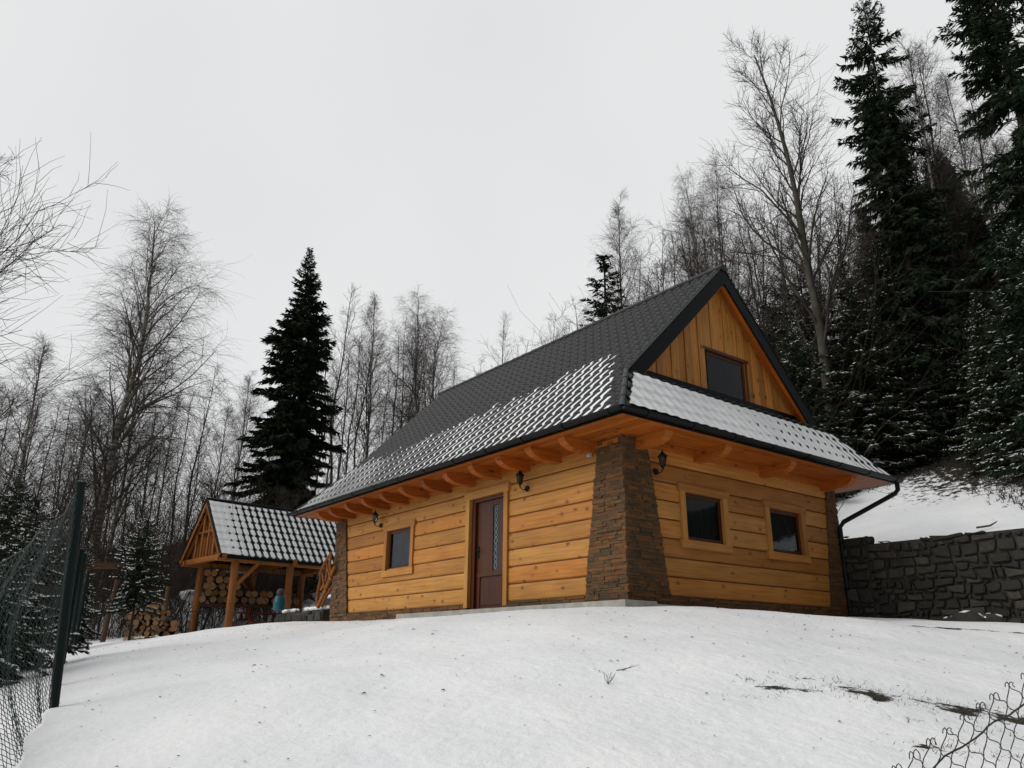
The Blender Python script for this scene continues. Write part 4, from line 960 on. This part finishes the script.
# torn corner of mesh close to the lens at lower right
NR0 = dep(860, 792, 1.52); torn = empty('torn_fence', (NR0[0], NR0[1], gz(NR0[0], NR0[1])), label='torn rusty chain link mesh with curled wire ends at lower right', cat='fence')
TO = np.array(torn.location)
tr = np.array([dep(860, 812, 1.52), dep(912, 772, 1.58), dep(955, 742, 1.62), dep(990, 717, 1.66), dep(1028, 690, 1.72), dep(1100, 628, 1.85), dep(1200, 575, 2.0)]); tk = np.array([0, .2, .36, .48, .62, .82, 1.])
seg = np.concatenate([[0], np.cumsum(np.linalg.norm(np.diff(tr, axis=0), axis=1))]); NTR = int(seg[-1]/.0262); tk = seg/seg[-1]
hang = np.array([.03, .05, -1.]); 
def S3(t, h):      # h counted downwards in half cells, cable at h=1
    f = t/NTR; T_ = np.array([np.interp(f, tk, tr[:, c]) for c in range(3)]); P_ = T_+hang*(h-1)*.029+RT*.004*sin(h*.9+t*.3)
    return P_+.002*np.array([sin(t*2.3+h), cos(t*1.7+h*1.9), sin(t*1.1+h*2.2)])-TO
P = []
for i in range(-1, NTR+1):
    line = []
    for j in range(0, 29):
        a = S3(i+.5+(.52 if (i+j) % 2 else -.52), j*1.0)
        b = S3(i+.5+(.52 if (i+j+1) % 2 else -.52), (j+1)*1.0)
        line += [a, a+(b-a)*.16+np.array([0, 0, -.004]), a+(b-a)*.84+np.array([0, 0, .004])]
    P.append(line)
P = np.array(P); v, q = tubes(P, np.full(P.shape[:2], .00115), 5)
# the curled barbs at the top of each wire
bl = []
for i in range(-1, NTR+1):
    if i % 2 == 0: continue
    a = P[i+1][0]; s_ = 1 if i % 2 else -1; up_ = np.array([0, 0, 1.]); sd_ = RT*s_
    h_ = random.uniform(.5, 1.1)
    bl.append([a, a+up_*.006*h_+sd_*.002, a+up_*.009*h_+sd_*.006, a+up_*.006*h_+sd_*.010, a+sd_*.012*h_, a-up_*.008*h_+sd_*.012])
    bl.append([a, a+up_*.004-sd_*.002, a+up_*.006-sd_*.005*h_, a+up_*.002-sd_*.008, a-up_*.003-sd_*.009, a-up_*.008*h_-sd_*.009])
bl = np.array(bl); v2, q2 = tubes(bl, np.full(bl.shape[:2], .00115), 5); v, q = merge([(v, q), (v2, q2)])
link('mesh_panel', np_mesh('mesh_panel', v, q, mats=[WIREO], smooth=True), torn)
cab = np.array([[S3(t, 1.6)+.002*np.array([sin(t*9), cos(t*9), 0]) for t in np.linspace(-1, NTR, 60)]]); v, q = tubes(cab, np.full((1, 60), .0018), 6); cab2 = cab+np.array([.002, 0, .002])*np.sin(np.arange(60))[None, :, None]; v2, q2 = tubes(cab2, np.full((1, 60), .0014), 6)
v, q = merge([(v, q), (v2, q2)]); link('tension_wire', np_mesh('tension_wire', v, q, mats=[WIREO], smooth=True), torn)
g = MB(); p = tr[-1]+RT*.03; zz = gz(p[0], p[1]); g.tube([(p[0]-TO[0], p[1]-TO[1], zz-TO[2]-.1), (p[0]-TO[0], p[1]-TO[1], p[2]-TO[2]+.1)], .034, 10); g.build('post', GREENP, torn)

# ------------------------------------------------------------------ trees
def nrm(v): return v/(np.linalg.norm(v, axis=-1, keepdims=True)+1e-9)
def grow(p, d, Ln, r, n, wob, up, rg, tip=.25):
    pts = [p]; ds = [d]; cur = d
    for i in range(n):
        cur = nrm(cur+rg.normal(size=cur.shape)*wob+np.array([0, 0, 1.])*up); p = p+cur*(Ln/n)[:, None]; pts.append(p); ds.append(cur)
    P_ = np.stack(pts, 1); t = np.linspace(0, 1, n+1); R_ = r[:, None]*(1-(1-tip)*t)[None]
    return P_, np.stack(ds, 1), R_
def spawn(P_, D_, R_, Ln, k, t0, t1, ang, lr, rr, rg, dangle=.15, prof=None):
    m_, n1 = P_.shape[:2]; t = t0+(t1-t0)*(np.arange(k)[None]+rg.random((m_, k)))/k; f = t*(n1-1); i = np.minimum(f.astype(int), n1-2); fr = (f-i)[..., None]; mi = np.arange(m_)[:, None]
    p = P_[mi, i]*(1-fr)+P_[mi, i+1]*fr; d = nrm(D_[mi, i]*(1-fr)+D_[mi, i+1]*fr); r = R_[mi, i]*(1-fr[..., 0])+R_[mi, i+1]*fr[..., 0]
    az = rg.random((m_, 1))*6.28+np.arange(k)[None]*2.4+rg.normal(size=(m_, k))*.4
    ref = np.where(np.abs(d[..., 2:3]) > .85, np.array([1., 0, 0]), np.array([0, 0, 1.])); b = nrm(np.cross(ref, d)); c = np.cross(d, b)
    a = ang+rg.normal(size=(m_, k))*dangle
    nd_ = d*np.cos(a)[..., None]+(b*np.cos(az)[..., None]+c*np.sin(az)[..., None])*np.sin(a)[..., None]
    pf = 1 if prof is None else prof(t)
    ln = Ln[:, None]*lr*pf*(.7+.6*rg.random((m_, k))); ro = np.minimum(r*rr, r*.95)
    return p.reshape(-1, 3), nd_.reshape(-1, 3), ln.ravel(), ro.ravel()
def bare_tree(seed, H=18., r0=.17, k1=26, k2=8, k3=6, ang1=.75, up1=.06, hang=0., lean=(0, 0), t0=.28, spread=.30, wob=.035, tw=.0055, fork=False, bark=BIRCH, twm=TWIG, name='birch_tree', n3=3):
    rg = np.random.default_rng(seed)
    d0 = nrm(np.array([[lean[0], lean[1], 1.]])); P0, D0, R0 = grow(np.array([[0., 0, -.3]]), d0, np.array([H]), np.array([r0]), 16, wob, .03, rg, .12)
    tt = np.linspace(0, 1, P0.shape[1])[None, :, None]; P0[..., :2] += tt*(np.array([lean[0], lean[1]])*H-P0[:, -1:, :2]); sc_ = (H)/(P0[0, -1, 2]+.0); P0 = P0*np.array([1, 1, sc_])
    prof = lambda t: np.clip(1.25-np.abs(t-.35)*1.25, .25, 1)*np.where(t > .8, .75, 1)
    p, d, l, r = spawn(P0, D0, R0, np.array([H]), k1, t0, .97, ang1, spread, .45, rg, .18, prof)
    r = np.clip(r, .012, r0*.30); P1, D1, R1_ = grow(p, d, l, r, 7, .10, up1, rg, .2)
    tv, tq = tubes(P0, R0, 10); bv, bq = tubes(P1, R1_, 5)
    p, d, l, r = spawn(P1, D1, R1_, l, k2, .15, .98, .65, .45, .55, rg, .2, lambda t: 1.15-.6*t)
    r = np.clip(r, tw*1.2, .03); P2, D2, R2_ = grow(p, d, l, r, 4, .14, up1*.8-hang*.3, rg, .35); b2 = tubes(P2, R2_, 4)
    p, d, l, r = spawn(P2, D2, R2_, l, k3, .15, 1., .6, .55, .6, rg, .25)
    r = np.full(len(r), tw); l = np.clip(l, .25, 1.6); P3, D3, R3_ = grow(p, d, l*(1+hang), r, n3, .17, .04-hang*.45, rg, .45); b3 = tubes(P3, R3_, 3)
    v, q = merge([(bv, bq), b2, b3])
    root = empty(name, (0, 0, 0)); link('trunk', np_mesh('trunk', tv, tq, mats=[bark], smooth=True), root); link('crown', np_mesh('crown', v, q, mats=[twm]), root)
    root['H'] = float(H); return root
def spruce(seed, H=20., Rm=3.2, dens=11, base=.06, snow=0., need=NEED, name='spruce_tree', nspr=34, top_pow=.8, sl=.5, kw=.20, gaps=0., droop=0.):
    rg = np.random.default_rng(seed); nb = int(H*dens)
    f = base+(1-base)*(np.arange(nb)+rg.random(nb)*.9)/nb; z = f*H; az = rg.random(nb)*6.28
    sect = 1+.16*np.sin(az*2+seed+f*9)+.12*np.sin(az*3+f*23+seed)
    Lb = Rm*((1-f)**top_pow)*(.72+.42*rg.random(nb))*sect+.12; Lb *= np.where(f < base+.12, .8, 1)
    if gaps: Lb *= np.where(np.sin(f*31+seed)+np.sin(az+f*13) > 1.25, 1-gaps, 1)
    el = np.interp(f, [0, .5, .85, 1], [-.25-droop, -.08-droop, .35, 1.0]); d = np.stack([np.cos(az)*np.cos(el), np.sin(az)*np.cos(el), np.sin(el)], -1)
    p = np.stack([0*z, 0*z, z], -1); n = 6; pts = [p]; cur = d
    for i in range(n):
        t = i/n; cur = nrm(cur+np.array([0, 0, 1.])*(-.10 if t < .5 else .13)+rg.normal(size=cur.shape)*.05); pts.append(pts[-1]+cur*(Lb/n)[:, None])
    P_ = np.stack(pts, 1); R_ = np.clip(.010+Lb*.008, .008, .05)[:, None]*np.linspace(1, .25, n+1)[None]
    bv = tubes(P_, R_, 4); tr_ = tubes(np.array([[[0, 0, -.4], [0, 0, H*.3], [0, 0, H*.65], [0, 0, H*.99]]]), np.array([[H*.0115, H*.0085, H*.005, .01]]), 10)
    # sprays
    w_ = Lb/Lb.sum(); cnt = np.maximum(5, (w_*nb*nspr).astype(int)); bi = np.repeat(np.arange(nb), cnt); m_ = len(bi)
    t = .10+.9*rg.random(m_)**.8; ff = t*n; i = np.minimum(ff.astype(int), n-1); fr = (ff-i)[:, None]; base_p = P_[bi, i]*(1-fr)+P_[bi, i+1]*fr; tan = nrm(P_[bi, i+1]-P_[bi, i])
    side = nrm(np.cross(tan, np.array([0, 0, 1.])))*np.where(rg.random(m_) < .5, 1, -1)[:, None]
    dn = rg.random(m_)[:, None]*.75+.02; dirn = nrm(side*(.35+.6*rg.random(m_))[:, None]+tan*(.35+.6*rg.random(m_))[:, None]-np.array([0, 0, 1.])*dn+rg.normal(size=(m_, 3))*.12)
    ln = sl*(.55+.75*rg.random(m_))*np.clip(Lb[bi]/1.4, .35, 1)*(1.15-.55*t); wd = ln*kw*(.7+.6*rg.random(m_))
    nn = nrm(np.cross(dirn, nrm(rg.normal(size=(m_, 3))+np.array([0, 0, .8]))))
    A = base_p; B = base_p+dirn*(ln*.45)[:, None]+nn*wd[:, None]; Cc = base_p+dirn*ln[:, None]; D = base_p+dirn*(ln*.40)[:, None]-nn*wd[:, None]
    sv = np.stack([A, B, Cc, D], 1).reshape(-1, 3); sq = np.arange(m_*4).reshape(-1, 4)
    root = empty(name, (0, 0, 0)); link('trunk', np_mesh('trunk', *tr_, mats=[BARK], smooth=True), root)
    nbq = len(bv[1]); v, q = merge([bv, (sv, sq)]); rq = np.concatenate([np.full(nbq, .2), rg.random(m_)]); cr_ = link('crown', np_mesh('crown', v, q, mats=[need], rq=rq), root)
    if snow > 0:
        outer = (t > .35) & (rg.random(m_) < snow*(.4+.9*(np.sin(base_p[:, 2]*3.1+az[bi]*2)+1)/2)); a = base_p[outer]; dd = dirn[outer]*np.array([1, 1, .55]); dd = nrm(dd); l_ = ln[outer]*.75; hz = nrm(np.cross(dd, np.array([0, 0, 1.]))); ww = l_*.13; up_ = np.array([0, 0, .018])
        A = a+up_; B = a+dd*(l_*.5)[:, None]+hz*ww[:, None]+up_*.6; Cc = a+dd*l_[:, None]+up_; D = a+dd*(l_*.5)[:, None]-hz*ww[:, None]+up_*.6; E_ = a+dd*(l_*.5)[:, None]+up_*2.2
        k_ = len(a); sv = np.stack([A, B, Cc, D, E_], 1).reshape(-1, 3); b_ = np.arange(k_)[:, None]*5
        tr3 = np.concatenate([b_+np.array([[0, 1, 4]]), b_+np.array([[1, 2, 4]]), b_+np.array([[2, 3, 4]]), b_+np.array([[3, 0, 4]])])
        link('snow', np_mesh('snow', sv, None, tr3, mats=[SNOW], smooth=True), cr_, kind='stuff')
    root['H'] = float(H); return root
PR = {}
PR['birch1'] = bare_tree(1, 18, .18, 46, 12, 10, .46, .05, .65, t0=.25, spread=.22, tw=.0042, twm=TWIGB)
PR['birch2'] = bare_tree(2, 18, .14, 36, 11, 10, .48, .06, .45, t0=.30, spread=.18, tw=.0044, twm=TWIGB)
PR['birch3'] = bare_tree(3, 16, .13, 36, 11, 10, .52, .05, .6, t0=.30, spread=.23, wob=.05, tw=.0044, twm=TWIGB)
PR['alder'] = bare_tree(5, 17, .20, 30, 10, 10, .50, .06, 0., lean=(-.045, -.06), t0=.24, spread=.235, wob=.03, bark=BARKG, name='bare_tree', tw=.006)
PR['near'] = bare_tree(8, 10, .15, 40, 12, 8, .85, .09, 0., t0=.10, spread=.42, wob=.04, bark=BARKG, name='bare_tree', tw=.0055)
PR['pole1'] = bare_tree(11, 15, .10, 24, 7, 5, .50, .07, .1, t0=.35, spread=.17, bark=BARKG, twm=TWIG2, name='bare_tree', wob=.05)
PR['pole2'] = bare_tree(12, 14, .09, 20, 7, 5, .6, .05, .2, t0=.30, spread=.2, bark=BARKG, twm=TWIG, name='bare_tree', wob=.06)
PR['pole3'] = bare_tree(13, 13, .085, 22, 8, 5, .7, .08, 0., t0=.15, spread=.24, bark=BARKG, twm=TWIG2, name='bare_tree', wob=.07)
PR['bush'] = bare_tree(14, 6, .05, 22, 8, 6, .7, .08, 0., t0=.04, spread=.4, bark=BARKG, twm=TWIG2, name='bare_sapling', wob=.1, tw=.006)
PR['spA'] = spruce(1, 20, 3.9, 26, .05, 0, nspr=120, gaps=.3, sl=.58, kw=.13, droop=.12)
PR['spB'] = spruce(2, 21, 3.4, 20, .08, 0, nspr=85, top_pow=.6, gaps=.6, droop=.15, sl=.5, kw=.11)
PR['spC'] = spruce(3, 24, 4.2, 15, .10, .02, nspr=95, top_pow=.55, gaps=.6, droop=.2, sl=.55, kw=.10)
PR['spS'] = spruce(4, 6, 1.0, 34, .02, 0, nspr=60, top_pow=.9, sl=.3, kw=.14)
PR['yng1'] = spruce(6, 8, 2.3, 26, .02, .16, need=NEEDY, nspr=120, sl=.34, kw=.11, name='young_spruce')
PR['yng2'] = spruce(7, 9, 3.0, 25, .02, .12, need=NEED, nspr=130, sl=.38, kw=.11, name='young_spruce', top_pow=.7)
PR['yng3'] = spruce(9, 3.2, 1.35, 46, .04, .13, need=NEED, nspr=80, sl=.22, kw=.13, name='young_spruce')
PR['yng4'] = spruce(15, 3.6, 1.25, 44, .30, .11, need=NEED, nspr=90, sl=.22, kw=.11, name='young_spruce', top_pow=.6)
children_index(); done = set()
def place(kind, px, ty, d, label, group=None, wx=1., rz=None, cat=None, zoff=0., base_px=None, H=None):
    pr = PR[kind]; top = hd(px, ty, d); x, y = (top[0], top[1]) if base_px is None else hd(base_px, ty+150, d)[:2]; zg = gz(x, y)-.05+zoff
    s = (top[2]-zg)/pr['H'] if H is None else H/pr['H']
    o = pr if kind not in done else copy_tree(pr); done.add(kind)
    o.location = (x, y, zg); o.scale = (s*wx, s*wx, s); o.rotation_euler = (0, 0, random.random()*6.28 if rz is None else rz)
    cat = cat or ('birch' if 'birch' in kind else 'spruce' if kind[:2] in ('sp', 'yn') else 'tree')
    for k in ('group', 'label'):
        if k in o: del o[k]
    tag(o, label, cat, group); return o
# distinct trees
place('birch1', 155, 222, 34, 'tall pale trunked birch with drooping twigs left of the open shelter', wx=1.1)
place('birch3', 150, 300, 35.5, 'second pale birch stem rising just behind the tallest left birch', wx=.9)
place('near', -100, 160, 13, 'large bare tree at the left picture edge with long arching branches', wx=.8, rz=2.5)
place('birch2', 45, 345, 30, 'mid height birch between the left edge tree and the tall birch', wx=1.3)
place('birch3', 85, 385, 34, 'shorter bushy birch right of the mid height left birch')
place('spA', 310, 249, 38, 'tall dark spruce standing alone left of the cottage roof', wx=1.0, rz=.6)
place('pole1', 352, 292, 43, 'slim bare tree close to the right side of the tall dark spruce')
place('birch2', 375, 300, 45, 'bare birch between the slim tree and the round topped birch behind the roof')
place('birch1', 418, 300, 44, 'round topped bare birch rising above the left end of the cottage roof', wx=.95)
place('birch3', 444, 318, 46, 'bare birch just right of the round topped one above the roof end')
place('pole1', 505, 318, 48, 'small bare tree crown peeking over the middle of the roof ridge')
place('pole3', 556, 314, 48, 'faint bare tree crown over the ridge left of the small spruce')
place('spS', 604, 257, 36, 'small dark spruce top showing above the roof ridge', wx=1.5)
place('birch2', 618, 204, 46, 'slender light birch rising right behind the small ridge spruce', wx=.9)
place('birch1', 685, 182, 36, 'dense twiggy birch left of the roof apex', wx=.72)
place('birch3', 716, 170, 37, 'dense twiggy birch directly above the roof apex', wx=.8)
place('alder', 764, 62, 27, 'big bare tree with leaning grey trunk right of the roof apex', base_px=808, rz=0., wx=1.)
place('spB', 862, -4, 29, 'tall narrow spruce right of the big bare tree', wx=.82, rz=1.2)
place('spB', 893, 120, 31, 'lower dark spruce close behind the tall narrow spruce', wx=.85, rz=3)
place('birch2', 908, 48, 33, 'thin light birch between the two tallest spruces')
place('spC', 975, -70, 25, 'largest spruce in the upper right with top beyond the frame', wx=.95, rz=2.)
place('spC', 1045, -20, 27, 'tall spruce at the right picture edge partly out of frame', rz=.4, wx=.85)
place('yng1', 842, 262, 27, 'snow dusted yellowish young spruce right behind the gable', wx=.95)
place('yng2', 792, 325, 25, 'low snow dusted spruce touching the right gable edge', wx=.95)
place('yng2', 1012, 225, 22, 'large snow dusted spruce with wide branches at the right edge', wx=.95, rz=1.)
place('yng1', 930, 290, 29, 'snow dusted spruce left of the wide right edge spruce', wx=.9, rz=2)
place('yng2', 880, 320, 28, 'low dark snow dusted spruce in the middle of the right slope', wx=1.)
place('yng1', 975, 300, 24, 'short snow dusted spruce in front of the wide right edge spruce', wx=.95, rz=4)
place('yng4', 148, 522, 22.2, 'small snow dusted spruce in front of the left firewood stack', wx=1.0)
place('yng3', 40, 500, 13.5, 'dark snow dusted spruce behind the sagging fence mesh', wx=1.1, rz=2)
place('yng3', 2, 520, 11.5, 'snow dusted spruce behind the fence at the left picture edge', wx=1.2, rz=3)
place('yng3', 90, 545, 20, 'narrow snow dusted spruce right behind the fence posts', wx=.6, rz=4)
place('yng2', 20, 470, 22, 'dark spruce rising behind the fence at far left', wx=.75, rz=5)
rs = random.Random(77)
def stand(n, px0, px1, ty0, ty1, d0, d1, kinds, label, group, w0=.85, w1=1.15, tyf=None):
    for k in range(n):
        px = px0+(px1-px0)*(k+rs.random())/n; ty = rs.uniform(ty0, ty1) if tyf is None else tyf(px)+rs.uniform(-18, 30)
        place(rs.choice(kinds), px, ty, rs.uniform(d0, d1), label, group, wx=rs.uniform(w0, w1), rz=rs.random()*6.28)
stand(26, -40, 290, 0, 0, 36, 50, ['pole1', 'pole2', 'pole3', 'birch2'], 'slender bare tree in the leafless stand behind the firewood and shelter', 'leafless trees behind the shelter', tyf=lambda p: np.interp(p, [-40, 100, 200, 250, 290], [400, 395, 385, 375, 400]))
stand(14, -30, 300, 440, 500, 30, 44, ['pole3', 'bush', 'pole2'], 'low bushy bare tree in the dark thicket left of the big spruce', 'low bare trees in the left thicket', 1., 1.5)
stand(16, 325, 480, 0, 0, 40, 56, ['pole1', 'pole2', 'pole3'], 'slender bare tree in the row behind the left end of the roof', 'bare trees behind the roof end', tyf=lambda p: np.interp(p, [325, 400, 460, 480], [335, 330, 365, 385]))
stand(8, 480, 640, 0, 0, 46, 56, ['pole2', 'pole3'], 'low bare tree top just showing over the roof ridge', 'bare tree tops over the ridge', tyf=lambda p: np.interp(p, [480, 560, 600, 640], [352, 325, 285, 262]))
stand(30, 640, 860, 0, 0, 28, 46, ['pole1', 'pole3', 'pole2'], 'slender bare tree in the thicket right of the roof apex', 'bare trees right of the roof apex', tyf=lambda p: np.interp(p, [640, 700, 760, 850], [250, 225, 215, 190]))
stand(20, 850, 1040, 60, 260, 30, 44, ['pole1', 'pole2', 'birch2'], 'thin bare tree among the dark spruces on the right slope', 'bare trees among the right spruces')
stand(14, 850, 1070, 130, 270, 33, 46, ['spA', 'spB'], 'dark spruce deep in the forest on the right slope', 'dark spruces deep in the right forest', .9, 1.2)
stand(12, 690, 1050, 270, 370, 30, 38, ['bush'], 'twiggy bare sapling on the right hillside', 'saplings on the right hillside', 1., 1.6)
stand(13, 770, 1060, 235, 345, 28, 34, ['yng1', 'yng2'], 'snow speckled young spruce in the dense group on the right slope', 'young spruces on the right slope', .9, 1.15)
# thickets too dense to count
def thicket(name, pts, h0, h1, label, seed, m_, nst=10):
    rg = np.random.default_rng(seed); pts = np.array(pts); base = np.repeat(pts, nst, 0); k = len(base); base = base+rg.normal(size=base.shape)*np.array([.35, .35, 0]); base[:, 2] = terrain(base[:, 0], base[:, 1])-.05
    az = rg.random(k)*6.28; el = 1.5-rg.random(k)*.7; d = np.stack([np.cos(az)*np.cos(el), np.sin(az)*np.cos(el), np.sin(el)], -1)
    ln = h0+(h1-h0)*rg.random(k); P_, D_, R_ = grow(base, d, ln, np.full(k, .012), 5, .13, -.01, rg, .4); a = tubes(P_, R_, 3)
    p, dd, l, r = spawn(P_, D_, R_, ln, 7, .2, 1, .7, .35, .6, rg); P2, D2, R2_ = grow(p, dd, l, np.full(len(l), .006), 3, .2, .0, rg, .5); b = tubes(P2, R2_, 3)
    v, q = merge([a, b]); link(name, np_mesh(name, v, q, mats=[m_]), kind='stuff', label=label)
pts = []
for k in range(150):
    q = hd(rs.uniform(-60, 300), 600, rs.uniform(30, 48)); pts.append((q[0], q[1], 0))
thicket('thicket', pts, 2., 6., 'tangled leafless undergrowth behind the shelter and fence', 5, TWIG2, 12)
pts = []
for k in range(170):
    u = rs.uniform(650, 1060); q = hd(u, 400, rs.uniform(22 if u < 800 else 32-6*smooth(930, 1040, u), 46)); pts.append((q[0], q[1], 0))
thicket('undergrowth', pts, 1.5, 5., 'tangled leafless undergrowth on the right slope', 6, TWIG, 12)
pts = []
for k in range(120):
    q = hd(rs.uniform(610, 870), 400, rs.uniform(27, 42)); pts.append((q[0], q[1], 0))
thicket('scrub', pts, 4., 9., 'tall tangled leafless scrub behind the gable', 17, TWIG, 9)
pts = []
for k in range(60):
    q = hd(rs.uniform(300, 640), 500, rs.uniform(38, 56)); pts.append((q[0], q[1], 0))
thicket('brushwood', pts, 2., 5., 'tangled leafless brushwood behind the cottage roof', 7, TWIG, 12)
pts = []
for k in range(70):
    pts.append((rs.uniform(-26, 1), rs.uniform(-18, -9.5), 0))
thicket('bramble', pts, .4, 1.6, 'bare brambles on the bank behind the left fence', 8, TWIG2, 9)
# scattered low brush on the slope above the retaining wall
pts = []
for k in range(700):
    u = rs.uniform(835, 1060); q = hd(u, 400, rs.uniform(25, 31)-smooth(940, 1030, u)*6); pts.append((q[0], q[1], 0))
thicket('heather', pts, .05, .26, 'low dead stalks poking through snow on the right slope', 9, TWIG, 5)

# ------------------------------------------------------------------ small things in the snow
rg = np.random.default_rng(3); V = []; Tq = []
for k in range(1000):
    a = rg.uniform(-9, 8); b = rg.uniform(-7.2, 1.5)
    if a < .9 and b > -.5: continue
    z = gz(a, b)+.006; s = rg.uniform(.004, .015)*(1 if rg.random() < .85 else 1.8); t = rg.random()*6.28; c, s_ = cos(t), sin(t); n0 = len(V)
    for (u, v, hh) in ((-1, 0, 0), (0, -.5, .25), (1, 0, .1), (0, .5, .5)): V.append((a+s*(u*c-v*s_), b+s*(u*s_+v*c), z+s*hh))
    Tq.append((n0, n0+1, n0+2, n0+3))
LEAF = plain('dead_leaf', (.05, .032, .018), .9)
link('fallen_leaves', np_mesh('fallen_leaves', V, Tq, mats=[LEAF]), kind='stuff', label='dark dead leaves scattered over the snow')
# grass blades poking out of the bare patches
V = []; Tq = []; GR = plain('dead_grass', (.055, .055, .028), .9, 0, .5, 20)
for (px, py, rr) in PATCH:
    for k in range(int(36*rr/.2)):
        a = rg.normal()*rr*1.0; b = rg.normal()*rr*.35; x = px+a*.607-b*.795; y = py+a*.795+b*.607; z = gz(x, y); h = rg.uniform(.008, .03); t = rg.random()*6.28; dx_, dy_ = cos(t)*.003, sin(t)*.003; lx, ly = rg.normal()*.03, rg.normal()*.03; n0 = len(V)
        V += [(x-dx_, y-dy_, z-.005), (x+dx_, y+dy_, z-.005), (x+lx, y+ly, z+h)]; Tq.append((n0, n0+1, n0+2))
link('grass_tufts', np_mesh('grass_tufts', V, None, Tq, mats=[GR]), kind='stuff', label='flattened dead grass showing in the bare patches of the snow')
for k, (u, v, lab, sticks) in enumerate([(608, 684, 'dry weed stalk standing in the snow in front of the cottage', 5), (628, 671, 'short broken twig lying in the snow beside the dry weed', 2)]):
    p = ghit(u, v); g = MB()
    for j in range(sticks):
        if k == 0:
            e = RNG.normal(size=3)*np.array([.06, .06, .02])+np.array([0, 0, .07+.05*random.random()]); g.tube([(0, 0, 0), e*.5+RNG.normal(size=3)*.01, e], [.003, .0025, .001], 5); g.tube([e*.5, e*.6+RNG.normal(size=3)*.03+np.array([0, 0, .02])], [.002, .001], 4)
        else: a = RT*.12*(j+1)*.5; g.tube([-a+Z*.005, Z*.03+a*.1, a+Z*.06], [.004, .0035, .001], 5)
    o = g.build('weed' if k == 0 else 'twig', TWIG, None, label=lab, cat='weed' if k == 0 else 'twig'); o.location = p; o.scale = (.7, .7, .7)
g = MB(); p = hd(985, 512, 18); p[2] = gz(p[0], p[1])+.03; g.tube([-RT*.22, RT*.05+Z*.04, RT*.2+Z*.12], [.02, .018, .01], 7); o = g.build('branch', TWIG, None, label='short dark branch lying on the snowy slope above the retaining wall', cat='branch'); o.location = p
for nm in list(PR):
    if nm not in done:
        print('unused', nm)
